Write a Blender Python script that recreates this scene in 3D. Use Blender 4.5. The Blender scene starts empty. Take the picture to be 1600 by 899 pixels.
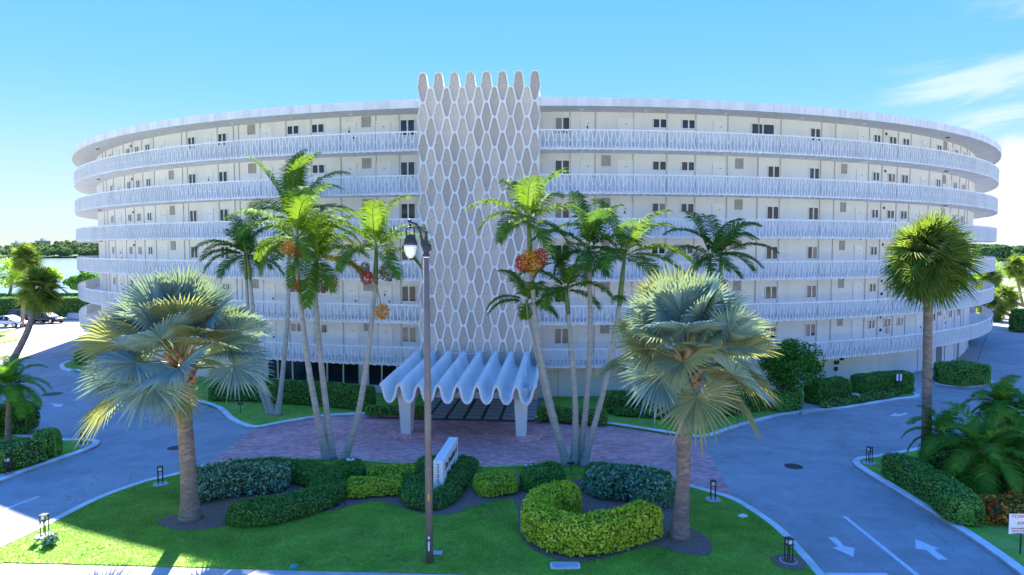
import bpy, bmesh, math, random
import numpy as np
from mathutils import Vector, Matrix
rnd = random.Random(7)
rng = np.random.default_rng(7)
R_ = math.radians
scene = bpy.context.scene
COL = scene.collection
# ------------------------------------------------------------------ camera
CAMZ = 10.0; PITCH = R_(3.35); FPX = 1050.0
cam_d = bpy.data.cameras.new('camera'); cam = bpy.data.objects.new('camera', cam_d); COL.objects.link(cam)
cam_d.sensor_width = 36.0; cam_d.lens = 36.0 * FPX / 1600.0
cam_d.clip_start = 0.3; cam_d.clip_end = 6000
cam.location = (0, 0, CAMZ); cam.rotation_euler = (math.pi / 2 - PITCH, 0, 0)
scene.camera = cam
# ------------------------------------------------------------------ light
SUN_EL = R_(36.6); SUN_AZ = R_(-15.0)      # azimuth from +Y (behind the building), negative = to the left
world = bpy.data.worlds.new('World'); scene.world = world; world.use_nodes = True
wn = world.node_tree.nodes; wl = world.node_tree.links; wn.clear()
w_out = wn.new('ShaderNodeOutputWorld'); w_bg = wn.new('ShaderNodeBackground')
w_sky = wn.new('ShaderNodeTexSky'); w_sky.sky_type = 'NISHITA'; w_sky.sun_disc = False
w_sky.sun_elevation = SUN_EL; w_sky.sun_rotation = SUN_AZ
w_sky.air_density = 1.0; w_sky.dust_density = 0.0; w_sky.ozone_density = 4.0; w_sky.altitude = 0
w_hs = wn.new('ShaderNodeHueSaturation'); w_hs.inputs['Saturation'].default_value = 1.285; w_hs.inputs['Hue'].default_value = 0.514
SKY_GAMMA, SKY_GAIN = 0.16, 1.12                # even, hazeless subtropical sky: soften the span between its bright and dark sides
w_bw = wn.new('ShaderNodeRGBToBW'); wl.new(w_sky.outputs[0], w_bw.inputs[0])
w_pw = wn.new('ShaderNodeMath'); w_pw.operation = 'POWER'; w_pw.inputs[1].default_value = SKY_GAMMA - 1.0; wl.new(w_bw.outputs[0], w_pw.inputs[0])
w_gn = wn.new('ShaderNodeMath'); w_gn.operation = 'MULTIPLY'; w_gn.inputs[1].default_value = SKY_GAIN; wl.new(w_pw.outputs[0], w_gn.inputs[0])
w_vm = wn.new('ShaderNodeVectorMath'); w_vm.operation = 'SCALE'; wl.new(w_sky.outputs[0], w_vm.inputs[0]); wl.new(w_gn.outputs[0], w_vm.inputs['Scale'])
wl.new(w_vm.outputs[0], w_hs.inputs['Color'])
# thin cirrus: stretched noise over the sky direction, a bank of it low in the north-east
w_tc = wn.new('ShaderNodeTexCoord'); w_sep = wn.new('ShaderNodeSeparateXYZ'); wl.new(w_tc.outputs['Generated'], w_sep.inputs[0])
def wmath(op, a, b=None):
    n = wn.new('ShaderNodeMath'); n.operation = op
    for i, v in enumerate((a, b)):
        if v is None: continue
        if isinstance(v, (int, float)): n.inputs[i].default_value = v
        else: wl.new(v, n.inputs[i])
    return n.outputs[0]
w_yy = wmath('MAXIMUM', w_sep.outputs[1], 0.05)
w_u = wmath('DIVIDE', w_sep.outputs[0], w_yy); w_v = wmath('DIVIDE', w_sep.outputs[2], w_yy)
def wrange(v, a, b):
    n = wn.new('ShaderNodeMapRange'); n.interpolation_type = 'SMOOTHSTEP'
    n.inputs['From Min'].default_value = a; n.inputs['From Max'].default_value = b
    wl.new(v, n.inputs['Value']); return n.outputs[0]
def streak(u0, v0, slope, half, ua, ub, seed):     # one band of cirrus, fibrous along its length
    d = wmath('SUBTRACT', w_v, wmath('ADD', wmath('MULTIPLY', wmath('SUBTRACT', w_u, u0), slope), v0))
    cb = wn.new('ShaderNodeCombineXYZ'); wl.new(wmath('MULTIPLY', w_u, 5.0), cb.inputs[0]); wl.new(wmath('MULTIPLY', d, 26.0), cb.inputs[1]); cb.inputs[2].default_value = seed
    no = wn.new('ShaderNodeTexNoise'); no.inputs['Scale'].default_value = 1.0; no.inputs['Detail'].default_value = 8; no.inputs['Roughness'].default_value = 0.6; no.inputs['Distortion'].default_value = 0.6; wl.new(cb.outputs[0], no.inputs['Vector'])
    m = wmath('MULTIPLY', wrange(wmath('ABSOLUTE', d), half, half * 0.1), wrange(w_u, ua, ub))
    return wmath('MULTIPLY', wrange(wmath('ADD', no.outputs[0], wmath('MULTIPLY', m, 0.22)), 0.50, 0.80), m)
w_cov = wmath('MAXIMUM', streak(0.447, 0.208, 0.16, 0.055, 0.40, 0.66, 1.7), wmath('MAXIMUM', streak(0.66, 0.182, 0.17, 0.028, 0.58, 0.70, 5.2), streak(0.60, 0.33, 0.2, 0.04, 0.55, 0.9, 9.1)))
w_low = wn.new('ShaderNodeTexNoise'); w_low.inputs['Scale'].default_value = 3.0; w_low.inputs['Detail'].default_value = 5
wl.new(w_tc.outputs['Generated'], w_low.inputs['Vector'])
w_c2 = wmath('SUBTRACT', wmath('MULTIPLY', w_low.outputs[0], 0.30), w_sep.outputs[2])     # low cumulus deck near the horizon
w_bank = wmath('MULTIPLY', wrange(w_c2, -0.005, 0.03), wrange(w_u, 0.62, 0.74))
w_sum = wmath('MINIMUM', wmath('ADD', wmath('MULTIPLY', w_cov, 0.55), wmath('MULTIPLY', w_bank, 0.8)), 0.9)
w_hz = wn.new('ShaderNodeMix'); w_hz.data_type = 'RGBA'
w_hr = wn.new('ShaderNodeMapRange'); w_hr.interpolation_type = 'SMOOTHSTEP'; w_hr.inputs['From Min'].default_value = 0.22; w_hr.inputs['From Max'].default_value = 0.0; w_hr.inputs['To Max'].default_value = 0.62; wl.new(w_sep.outputs[2], w_hr.inputs['Value'])
wl.new(w_hr.outputs[0], w_hz.inputs[0]); wl.new(w_hs.outputs[0], w_hz.inputs[6]); w_hz.inputs[7].default_value = (1.04, 1.27, 1.50, 1)
w_mix = wn.new('ShaderNodeMix'); w_mix.data_type = 'RGBA'
wl.new(w_sum, w_mix.inputs[0]); wl.new(w_hz.outputs[2], w_mix.inputs[6]); w_mix.inputs[7].default_value = (1.62, 1.66, 1.72, 1)
wl.new(w_mix.outputs[2], w_bg.inputs['Color']); w_bg.inputs['Strength'].default_value = 0.10
wl.new(w_bg.outputs[0], w_out.inputs['Surface'])
sun_d = bpy.data.lights.new('sun', 'SUN'); sun = bpy.data.objects.new('sun', sun_d); COL.objects.link(sun)
sun_d.energy = 3.8; sun_d.angle = R_(0.53); sun_d.color = (1.0, 0.965, 0.92)
sd = Vector((math.sin(SUN_AZ) * math.cos(SUN_EL), math.cos(SUN_AZ) * math.cos(SUN_EL), math.sin(SUN_EL)))
sun.rotation_euler = sd.to_track_quat('Z', 'Y').to_euler(); sun.location = sd * 200
vs = scene.view_settings; vs.view_transform = 'Standard'; vs.look = 'None'; vs.gamma = 1.0; vs.use_curve_mapping = False
vs.exposure = 2.8
scene.render.engine = 'CYCLES'
scene.cycles.max_bounces = 8; scene.cycles.transparent_max_bounces = 8

# ------------------------------------------------------------------ helpers
cP, sP = math.cos(PITCH), math.sin(PITCH)
def ray(px, py):
    a = (px - 800) / FPX; b = -(py - 449.5) / FPX
    return Vector((a, cP + b * sP, -sP + b * cP))
def G(px, py, z=0.0):                      # picture point -> place on the plane at height z
    d = ray(px, py); t = (z - CAMZ) / d.z
    return (d.x * t, d.y * t)
def AT(px, py, Y):                         # picture point -> place at distance Y
    d = ray(px, py); t = Y / d.y
    return Vector((d.x * t, Y, CAMZ + d.z * t))
def GS(pts, z=0.0): return [G(x, y, z) for x, y in pts]

def link(o, parent=None):
    COL.objects.link(o)
    if parent is not None: o.parent = parent
    return o
def setmats(me, mats):
    for m in (mats if isinstance(mats, (list, tuple)) else [mats]): me.materials.append(m)
def mesh_data(name, V, F, mats, smooth=False, mi=None):
    me = bpy.data.meshes.new(name); me.from_pydata([tuple(v) for v in V], [], F); setmats(me, mats)
    if mi is not None: me.polygons.foreach_set('material_index', mi)
    if smooth: me.polygons.foreach_set('use_smooth', [True] * len(me.polygons))
    me.update(); return me
def mesh(name, V, F, mats, parent=None, smooth=False, mi=None):
    return link(bpy.data.objects.new(name, mesh_data(name, V, F, mats, smooth, mi)), parent)
def np_mesh(name, V, quads, tris, mats, parent=None, mq=None, mt=None, smooth=False):
    V = np.asarray(V, np.float32); me = bpy.data.meshes.new(name)
    quads = np.asarray(quads, np.int32).reshape(-1, 4); tris = np.asarray(tris, np.int32).reshape(-1, 3)
    nq, nt = len(quads), len(tris)
    me.vertices.add(len(V)); me.vertices.foreach_set('co', V.ravel())
    me.loops.add(nq * 4 + nt * 3); me.loops.foreach_set('vertex_index', np.concatenate([quads.ravel(), tris.ravel()]))
    me.polygons.add(nq + nt)
    me.polygons.foreach_set('loop_start', np.concatenate([np.arange(nq) * 4, nq * 4 + np.arange(nt) * 3]).astype(np.int32))
    if mq is not None or mt is not None:
        me.polygons.foreach_set('material_index', np.concatenate([np.zeros(nq, np.int32) if mq is None else mq, np.zeros(nt, np.int32) if mt is None else mt]).astype(np.int32))
    me.polygons.foreach_set('use_smooth', np.full(nq + nt, smooth))
    setmats(me, mats); me.update(calc_edges=True); me.validate()
    return link(bpy.data.objects.new(name, me), parent)
def tag(o, label, cat=None, group=None, kind=None):
    if label: o['label'] = label
    if cat: o['category'] = cat
    if group: o['group'] = group
    if kind: o['kind'] = kind
    return o
def empty(name, loc, rz=0.0):
    o = bpy.data.objects.new(name, None); o.empty_display_size = 0.3; COL.objects.link(o); o.location = loc; o.rotation_euler = (0, 0, rz); return o
def struct(o): o['kind'] = 'structure'; return o

class MB:
    def __init__(s): s.V = []; s.F = []; s.M = []
    def add(s, V, F, m=0):
        n = len(s.V); s.V += [tuple(v) for v in V]; s.F += [tuple(i + n for i in f) for f in F]; s.M += [m] * len(F); return s
    def box(s, x0, x1, y0, y1, z0, z1, m=0, xf=None):
        V = [Vector((x, y, z)) for z in (z0, z1) for y in (y0, y1) for x in (x0, x1)]
        if xf is not None: V = [xf @ v for v in V]
        return s.add(V, [(0, 2, 3, 1), (4, 5, 7, 6), (0, 1, 5, 4), (2, 6, 7, 3), (0, 4, 6, 2), (1, 3, 7, 5)], m)
    def tube(s, pts, rad, n=8, m=0, cap=True):
        pts = [Vector(p) for p in pts]; rad = rad if isinstance(rad, (list, tuple)) else [rad] * len(pts)
        rings = []; up = Vector((0, 0, 1))
        for i, p in enumerate(pts):
            t = (pts[min(i + 1, len(pts) - 1)] - pts[max(i - 1, 0)]).normalized()
            a = t.cross(Vector((0.13, 0.99, 0.02))).normalized() if abs(t.z) > 0.5 else t.cross(up).normalized(); b = t.cross(a)
            rings.append([p + (a * math.cos(k * 2 * math.pi / n) + b * math.sin(k * 2 * math.pi / n)) * rad[i] for k in range(n)])
        V = [v for r in rings for v in r]
        F = [(i * n + k, i * n + (k + 1) % n, (i + 1) * n + (k + 1) % n, (i + 1) * n + k) for i in range(len(pts) - 1) for k in range(n)]
        if cap: F += [tuple(range(n))[::-1], tuple(range((len(pts) - 1) * n, len(pts) * n))]
        return s.add(V, F, m)
    def lathe(s, prof, c=(0, 0, 0), n=14, m=0):     # prof: (radius, z)
        V = [(c[0] + r * math.cos(k * 2 * math.pi / n), c[1] + r * math.sin(k * 2 * math.pi / n), c[2] + z) for r, z in prof for k in range(n)]
        F = [(i * n + k, i * n + (k + 1) % n, (i + 1) * n + (k + 1) % n, (i + 1) * n + k) for i in range(len(prof) - 1) for k in range(n)]
        F += [tuple(range(n))[::-1], tuple(range((len(prof) - 1) * n, len(prof) * n))]
        return s.add(V, F, m)
    def prism(s, poly, z0, z1, m=0, mside=None):
        n = len(poly); V = [(x, y, z0) for x, y in poly] + [(x, y, z1) for x, y in poly]
        s.add(V, [tuple(range(n, 2 * n))], m)
        return s.add(V, [(i, (i + 1) % n, n + (i + 1) % n, n + i) for i in range(n)], m if mside is None else mside)
    def build(s, name, mats, parent=None, smooth=False):
        return mesh(name, s.V, s.F, mats, parent, smooth, s.M)
    def data(s, name, mats, smooth=False): return mesh_data(name, s.V, s.F, mats, smooth, s.M)

# ------------------------------------------------------------------ materials
def N(t, ty): return t.nodes.new(ty)
def material(name, c1, c2=None, rough=0.7, scale=4.0, detail=4, bump=0.0, bscale=None, metal=0.0, spec=0.4, trans=None, tmix=0.4, island=None, vary=None, dead=False, lo=0.35, hi=0.65, coord='Object', stretch=None, c3=None, s3=0.3):
    m = bpy.data.materials.new(name); m.use_nodes = True; t = m.node_tree; b = t.nodes['Principled BSDF']; L = t.links
    b.inputs['Roughness'].default_value = rough; b.inputs['Metallic'].default_value = metal; b.inputs['Specular IOR Level'].default_value = spec
    b.inputs['Base Color'].default_value = (*c1, 1)
    vec = None
    if c2 is not None or bump:
        tc = N(t, 'ShaderNodeTexCoord'); vec = tc.outputs[coord]
        if stretch:
            mp = N(t, 'ShaderNodeMapping'); mp.inputs['Scale'].default_value = stretch; L.new(vec, mp.inputs[0]); vec = mp.outputs[0]
    colout = None
    if c2 is not None:
        no = N(t, 'ShaderNodeTexNoise'); no.inputs['Scale'].default_value = scale; no.inputs['Detail'].default_value = detail; no.inputs['Roughness'].default_value = 0.6; L.new(vec, no.inputs['Vector'])
        rp = N(t, 'ShaderNodeValToRGB'); e = rp.color_ramp.elements; e[0].position = lo; e[1].position = hi; e[0].color = (*c1, 1); e[1].color = (*c2, 1)
        L.new(no.outputs[0], rp.inputs[0]); colout = rp.outputs[0]
        if c3 is not None:
            n3 = N(t, 'ShaderNodeTexNoise'); n3.inputs['Scale'].default_value = s3; n3.inputs['Detail'].default_value = 5; L.new(vec, n3.inputs['Vector'])
            mr = N(t, 'ShaderNodeMapRange'); mr.inputs['From Min'].default_value = 0.45; mr.inputs['From Max'].default_value = 0.7; L.new(n3.outputs[0], mr.inputs['Value'])
            mx = N(t, 'ShaderNodeMix'); mx.data_type = 'RGBA'; L.new(mr.outputs[0], mx.inputs[0]); L.new(colout, mx.inputs[6]); mx.inputs[7].default_value = (*c3, 1); colout = mx.outputs[2]
    if island is not None:
        ge = N(t, 'ShaderNodeNewGeometry'); rp = N(t, 'ShaderNodeValToRGB'); cr = rp.color_ramp
        while len(cr.elements) < len(island): cr.elements.new(0.5)
        for i, c in enumerate(island): cr.elements[i].position = 0.965 * i / (len(island) - 1); cr.elements[i].color = (*c, 1)
        if dead: e = cr.elements.new(0.985); e.color = (0.26, 0.17, 0.07, 1)
        L.new(ge.outputs['Random Per Island'], rp.inputs[0]); colout = rp.outputs[0]
        if vary:
            tc = N(t, 'ShaderNodeTexCoord'); nv = N(t, 'ShaderNodeTexNoise'); nv.inputs['Scale'].default_value = vary; nv.inputs['Detail'].default_value = 7; nv.inputs['Roughness'].default_value = 0.7; L.new(tc.outputs['Object'], nv.inputs['Vector'])
            mr = N(t, 'ShaderNodeMapRange'); mr.inputs['From Min'].default_value = 0.3; mr.inputs['From Max'].default_value = 0.7; mr.inputs['To Min'].default_value = 0.5; mr.inputs['To Max'].default_value = 1.4; L.new(nv.outputs[0], mr.inputs['Value'])
            vm = N(t, 'ShaderNodeVectorMath'); vm.operation = 'SCALE'; L.new(colout, vm.inputs[0]); L.new(mr.outputs[0], vm.inputs['Scale']); colout = vm.outputs[0]
    if colout is not None: L.new(colout, b.inputs['Base Color'])
    if bump:
        nb = N(t, 'ShaderNodeTexNoise'); nb.inputs['Scale'].default_value = bscale or scale * 3; nb.inputs['Detail'].default_value = 4; L.new(vec, nb.inputs['Vector'])
        bm = N(t, 'ShaderNodeBump'); bm.inputs['Strength'].default_value = bump; bm.inputs['Distance'].default_value = 0.05; L.new(nb.outputs[0], bm.inputs['Height']); L.new(bm.outputs[0], b.inputs['Normal'])
    if trans is not None:
        tr = N(t, 'ShaderNodeBsdfTranslucent'); tr.inputs[0].default_value = (*trans, 1); mx = N(t, 'ShaderNodeMixShader'); mx.inputs[0].default_value = tmix
        L.new(b.outputs[0], mx.inputs[1]); L.new(tr.outputs[0], mx.inputs[2]); L.new(mx.outputs[0], t.nodes['Material Output'].inputs['Surface'])
    return m
M = {}
M['stucco'] = material('white_stucco', (0.80, 0.79, 0.77), (0.84, 0.84, 0.83), 0.85, 0.6, bump=0.15, bscale=25, c3=(0.73, 0.72, 0.69), s3=0.6, stretch=(1.3, 1.3, 0.25))
M['white'] = material('white_paint', (0.80, 0.80, 0.80), (0.84, 0.84, 0.84), 0.6, 1.5)
M['lattice'] = material('lattice_concrete', (0.82, 0.80, 0.75), (0.87, 0.85, 0.80), 0.65, 2.0, c3=(0.74, 0.72, 0.67), s3=0.7, stretch=(1.2, 1.2, 0.5))
M['fascia'] = material('fascia_concrete', (0.72, 0.70, 0.66), (0.80, 0.78, 0.73), 0.8, 1.2, c3=(0.62, 0.61, 0.61), s3=0.8, stretch=(1.5, 1.5, 0.3))
M['slab'] = material('slab_concrete', (0.66, 0.64, 0.62), (0.82, 0.80, 0.78), 0.85, 0.8)
M['seam'] = material('wall_joint', (0.50, 0.48, 0.46), None, 0.8)
M['door'] = material('door_paint', (0.80, 0.79, 0.77), (0.84, 0.83, 0.82), 0.5, 1.0)
M['glass'] = material('dark_glass', (0.012, 0.016, 0.026), (0.03, 0.036, 0.05), 0.07, 0.9, spec=0.6)
M['curtain'] = material('curtained_glass', (0.30, 0.25, 0.20), (0.20, 0.18, 0.17), 0.2, 1.5, spec=0.5)
M['louver'] = material('louver_metal', (0.36, 0.34, 0.32), (0.44, 0.42, 0.40), 0.6, 3)
M['black'] = material('black_metal', (0.02, 0.02, 0.024), (0.035, 0.035, 0.04), 0.45, 5)
M['redbell'] = material('alarm_red', (0.10, 0.02, 0.02), None, 0.5)
M['amber'] = material('ceiling_lamp_glass', (0.30, 0.17, 0.10), None, 0.5)
M['aggregate'] = material('pebble_aggregate', (0.40, 0.32, 0.25), (0.88, 0.75, 0.60), 0.95, 26, detail=2, bump=0.9, bscale=28, c3=(0.62, 0.50, 0.39), s3=0.9)
_t = M['aggregate'].node_tree; _b = _t.nodes['Principled BSDF']; _src = _b.inputs['Base Color'].links[0].from_socket; _oi = N(_t, 'ShaderNodeObjectInfo'); _mr = N(_t, 'ShaderNodeMapRange'); _mr.inputs['To Min'].default_value = 0.80; _mr.inputs['To Max'].default_value = 1.12; _t.links.new(_oi.outputs['Random'], _mr.inputs['Value']); _vm = N(_t, 'ShaderNodeVectorMath'); _vm.operation = 'SCALE'; _t.links.new(_src, _vm.inputs[0]); _t.links.new(_mr.outputs[0], _vm.inputs['Scale']); _t.links.new(_vm.outputs[0], _b.inputs['Base Color'])
M['rib'] = material('rib_concrete', (0.80, 0.78, 0.73), (0.87, 0.85, 0.80), 0.7, 1.5, c3=(0.72, 0.70, 0.65), s3=0.5)
M['canopy'] = material('canopy_concrete', (0.84, 0.81, 0.75), (0.89, 0.87, 0.82), 0.7, 0.9, c3=(0.74, 0.71, 0.66), s3=0.6)
M['beige'] = material('beige_panel', (0.62, 0.52, 0.36), (0.70, 0.60, 0.44), 0.7, 1)
M['roof'] = material('roof_gravel', (0.55, 0.54, 0.52), (0.66, 0.65, 0.63), 0.95, 3)
def asphalt_mat():
    m = bpy.data.materials.new('asphalt'); m.use_nodes = True; t = m.node_tree; b = t.nodes['Principled BSDF']; L = t.links; tc = N(t, 'ShaderNodeTexCoord'); vec = tc.outputs['Object']
    def noise(sc, det, v=vec, dist=0.0):
        n = N(t, 'ShaderNodeTexNoise'); n.inputs['Scale'].default_value = sc; n.inputs['Detail'].default_value = det; n.inputs['Roughness'].default_value = 0.65; n.inputs['Distortion'].default_value = dist; L.new(v, n.inputs['Vector']); return n.outputs[0]
    def rng_(v, a, b2, c, d):
        n = N(t, 'ShaderNodeMapRange'); n.inputs['From Min'].default_value = a; n.inputs['From Max'].default_value = b2; n.inputs['To Min'].default_value = c; n.inputs['To Max'].default_value = d; L.new(v, n.inputs['Value']); return n.outputs[0]
    def mul(a, c):
        n = N(t, 'ShaderNodeMath'); n.operation = 'MULTIPLY'; L.new(a, n.inputs[0]); L.new(c, n.inputs[1]); return n.outputs[0]
    f = mul(rng_(noise(28, 3), 0.3, 0.7, 0.84, 1.14), rng_(noise(1.1, 6), 0.3, 0.7, 0.86, 1.12)); f = mul(f, rng_(noise(0.17, 5, dist=1.2), 0.3, 0.7, 0.80, 1.14))
    vo = N(t, 'ShaderNodeTexVoronoi'); vo.feature = 'DISTANCE_TO_EDGE'; vo.inputs['Scale'].default_value = 0.22; wv = N(t, 'ShaderNodeVectorMath'); wv.operation = 'ADD'; nz = N(t, 'ShaderNodeTexNoise'); nz.inputs['Scale'].default_value = 0.9; nz.inputs['Detail'].default_value = 5; L.new(vec, nz.inputs['Vector']); L.new(vec, wv.inputs[0]); L.new(nz.outputs['Color'], wv.inputs[1]); L.new(wv.outputs[0], vo.inputs['Vector'])
    f = mul(f, rng_(vo.outputs['Distance'], 0.0, 0.006, 0.72, 1.0)); st = rng_(noise(0.55, 3, dist=0.4), 0.66, 0.74, 1.0, 0.78); f = mul(f, st)
    vm = N(t, 'ShaderNodeVectorMath'); vm.operation = 'SCALE'; vm.inputs[0].default_value = (0.385, 0.372, 0.355); L.new(f, vm.inputs['Scale']); L.new(vm.outputs[0], b.inputs['Base Color']); b.inputs['Roughness'].default_value = 0.88
    bm = N(t, 'ShaderNodeBump'); bm.inputs['Strength'].default_value = 0.3; bm.inputs['Distance'].default_value = 0.03; L.new(noise(45, 3), bm.inputs['Height']); L.new(bm.outputs[0], b.inputs['Normal']); return m
M['asphalt'] = asphalt_mat()
M['street'] = material('street_asphalt', (0.42, 0.41, 0.39), (0.50, 0.485, 0.46), 0.9, 2.0, bump=0.2, bscale=40)
M['kerb'] = material('kerb_concrete', (0.72, 0.72, 0.72), (0.84, 0.84, 0.84), 0.8, 3.0, bump=0.2, bscale=20, c3=(0.58, 0.57, 0.55), s3=0.8)
M['sidewalk'] = material('sidewalk_concrete', (0.44, 0.41, 0.37), (0.54, 0.51, 0.47), 0.9, 2.5, bump=0.2, bscale=30)
M['paint'] = material('road_paint', (0.62, 0.62, 0.62), (0.78, 0.78, 0.78), 0.7, 6, detail=6)
M['iron'] = material('manhole_iron', (0.05, 0.04, 0.04), (0.09, 0.075, 0.07), 0.6, 20, metal=0.4)
M['soil'] = material('ground_soil', (0.22, 0.26, 0.13), (0.31, 0.31, 0.21), 0.95, 0.8)
M['turf'] = material('turf', (0.14, 0.36, 0.03), (0.24, 0.50, 0.06), 0.95, 1.6, detail=8, bump=0.5, bscale=60, c3=(0.36, 0.44, 0.11), s3=0.5)
M['grass'] = material('grass_blades', (0.05, 0.14, 0.012), rough=0.6, island=[(0.22, 0.48, 0.03), (0.29, 0.58, 0.036), (0.38, 0.64, 0.05), (0.52, 0.60, 0.12)], vary=0.7, trans=(0.30, 0.46, 0.03), tmix=0.35)
M['mulch'] = material('mulch', (0.16, 0.105, 0.075), (0.30, 0.22, 0.17), 0.95, 14, detail=5, bump=0.8, bscale=30)
M['water'] = material('lagoon_water', (0.10, 0.17, 0.21), (0.14, 0.22, 0.26), 0.18, 0.02, bump=0.25, bscale=0.25, spec=0.5)
M['seawall'] = M['sidewalk']
def paver_mat():
    m = bpy.data.materials.new('brick_pavers'); m.use_nodes = True; t = m.node_tree; b = t.nodes['Principled BSDF']; L = t.links
    tc = N(t, 'ShaderNodeTexCoord'); br = N(t, 'ShaderNodeTexBrick'); L.new(tc.outputs['Object'], br.inputs['Vector'])
    br.inputs['Scale'].default_value = 3.2; br.inputs['Mortar Size'].default_value = 0.018; br.inputs['Brick Width'].default_value = 0.9; br.inputs['Row Height'].default_value = 0.45
    br.inputs['Color1'].default_value = (0.62, 0.25, 0.23, 1); br.inputs['Color2'].default_value = (0.86, 0.46, 0.41, 1); br.inputs['Mortar'].default_value = (0.34, 0.19, 0.17, 1)
    no = N(t, 'ShaderNodeTexNoise'); no.inputs['Scale'].default_value = 0.35; no.inputs['Detail'].default_value = 6; L.new(tc.outputs['Object'], no.inputs['Vector'])
    mr = N(t, 'ShaderNodeMapRange'); mr.inputs['From Min'].default_value = 0.35; mr.inputs['From Max'].default_value = 0.7; mr.inputs['To Min'].default_value = 0.8; mr.inputs['To Max'].default_value = 1.15; L.new(no.outputs[0], mr.inputs['Value'])
    mx = N(t, 'ShaderNodeMix'); mx.data_type = 'RGBA'; mx.blend_type = 'MULTIPLY'; mx.inputs[0].default_value = 1.0; L.new(br.outputs['Color'], mx.inputs[6]); L.new(mr.outputs[0], mx.inputs[7])
    L.new(mx.outputs[2], b.inputs['Base Color']); b.inputs['Roughness'].default_value = 0.85
    bm = N(t, 'ShaderNodeBump'); bm.inputs['Strength'].default_value = 0.4; bm.inputs['Distance'].default_value = 0.02; bm.invert = True; L.new(br.outputs['Fac'], bm.inputs['Height']); L.new(bm.outputs[0], b.inputs['Normal'])
    return m
M['pavers'] = paver_mat()
M['tile'] = material('terrace_tile', (0.42, 0.38, 0.34), (0.52, 0.47, 0.43), 0.7, 3, bump=0.1)
M['grout'] = material('terrace_grout', (0.07, 0.065, 0.065), (0.10, 0.09, 0.09), 0.9, 4)
def leafmat(name, cols, trans, tmix=0.35, rough=0.7, spec=0.04, gain=1.0, dead=False):
    cols = [tuple(min(0.8, c * gain) for c in q) for q in cols]; trans = tuple(min(0.8, c * gain ** 0.5) for c in trans)
    return material(name, cols[0], dead=dead, rough=rough, island=cols, trans=trans, tmix=tmix, spec=spec)
M['hedge_dark'] = leafmat('hedge_leaf_dark', [(0.018, 0.055, 0.010), (0.030, 0.085, 0.014), (0.045, 0.115, 0.020), (0.07, 0.15, 0.03)], (0.08, 0.18, 0.02), 0.25, dead=True, gain=3.0)
M['hedge_mid'] = leafmat('hedge_leaf_mid', [(0.03, 0.085, 0.015), (0.05, 0.125, 0.02), (0.075, 0.165, 0.03), (0.12, 0.20, 0.04)], (0.10, 0.22, 0.02), 0.25, dead=True, gain=2.8)
M['hedge_yellow'] = leafmat('hedge_leaf_yellow', [(0.10, 0.16, 0.012), (0.20, 0.27, 0.018), (0.32, 0.37, 0.025), (0.42, 0.44, 0.05)], (0.35, 0.42, 0.03), 0.3, dead=True, gain=2.2)
M['hedge_lime'] = leafmat('hedge_leaf_lime', [(0.05, 0.11, 0.010), (0.10, 0.18, 0.014), (0.19, 0.27, 0.02), (0.28, 0.30, 0.03)], (0.25, 0.34, 0.03), 0.3, dead=True, gain=2.7)
M['silver'] = leafmat('silver_leaf', [(0.03, 0.09, 0.03), (0.07, 0.17, 0.07), (0.13, 0.24, 0.13), (0.26, 0.36, 0.27)], (0.14, 0.24, 0.14), 0.2, dead=True, gain=1.6)
M['croton'] = leafmat('croton_leaf', [(0.05, 0.07, 0.015), (0.30, 0.05, 0.02), (0.40, 0.14, 0.02), (0.42, 0.30, 0.03), (0.08, 0.12, 0.02), (0.25, 0.04, 0.02)], (0.35, 0.15, 0.02), 0.25, gain=1.5)
M['seagrape'] = leafmat('round_tree_leaf', [(0.02, 0.07, 0.012), (0.035, 0.11, 0.016), (0.06, 0.16, 0.025)], (0.08, 0.20, 0.02), 0.25, gain=1.9)
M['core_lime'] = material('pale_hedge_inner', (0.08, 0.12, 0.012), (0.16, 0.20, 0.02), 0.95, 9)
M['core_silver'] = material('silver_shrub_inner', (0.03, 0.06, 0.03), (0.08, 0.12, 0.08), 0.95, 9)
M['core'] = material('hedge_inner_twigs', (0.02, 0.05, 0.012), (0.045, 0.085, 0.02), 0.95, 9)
M['palm'] = leafmat('feather_palm_leaf', [(0.035, 0.105, 0.012), (0.05, 0.14, 0.016), (0.075, 0.18, 0.02), (0.13, 0.21, 0.025)], (0.15, 0.24, 0.015), 0.36, gain=1.3)
M['palm_dark'] = leafmat('dark_feather_palm_leaf', [(0.018, 0.06, 0.012), (0.028, 0.085, 0.016), (0.045, 0.11, 0.02)], (0.10, 0.20, 0.02), 0.3, gain=1.7)
M['palm_old'] = leafmat('yellowing_frond', [(0.45, 0.22, 0.03), (0.50, 0.30, 0.03), (0.40, 0.32, 0.04)], (0.55, 0.30, 0.02), 0.4)
M['bismarck'] = leafmat('silver_fan_leaf', [(0.10, 0.18, 0.18), (0.16, 0.25, 0.24), (0.23, 0.33, 0.29), (0.28, 0.34, 0.22)], (0.30, 0.38, 0.12), 0.22, dead=True, gain=1.2)
M['bismarck_olive'] = leafmat('olive_fan_leaf', [(0.15, 0.19, 0.10), (0.20, 0.24, 0.11), (0.28, 0.29, 0.12), (0.34, 0.30, 0.15)], (0.34, 0.36, 0.08), 0.32, gain=1.15)
M['sabal'] = leafmat('cabbage_palm_leaf', [(0.028, 0.07, 0.014), (0.045, 0.10, 0.018), (0.08, 0.14, 0.025), (0.16, 0.17, 0.05)], (0.22, 0.30, 0.03), 0.35, dead=True, gain=1.6)
M['areca'] = leafmat('pygmy_palm_leaf', [(0.03, 0.095, 0.014), (0.05, 0.14, 0.02), (0.09, 0.20, 0.025)], (0.14, 0.28, 0.02), 0.35, gain=1.8)
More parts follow.
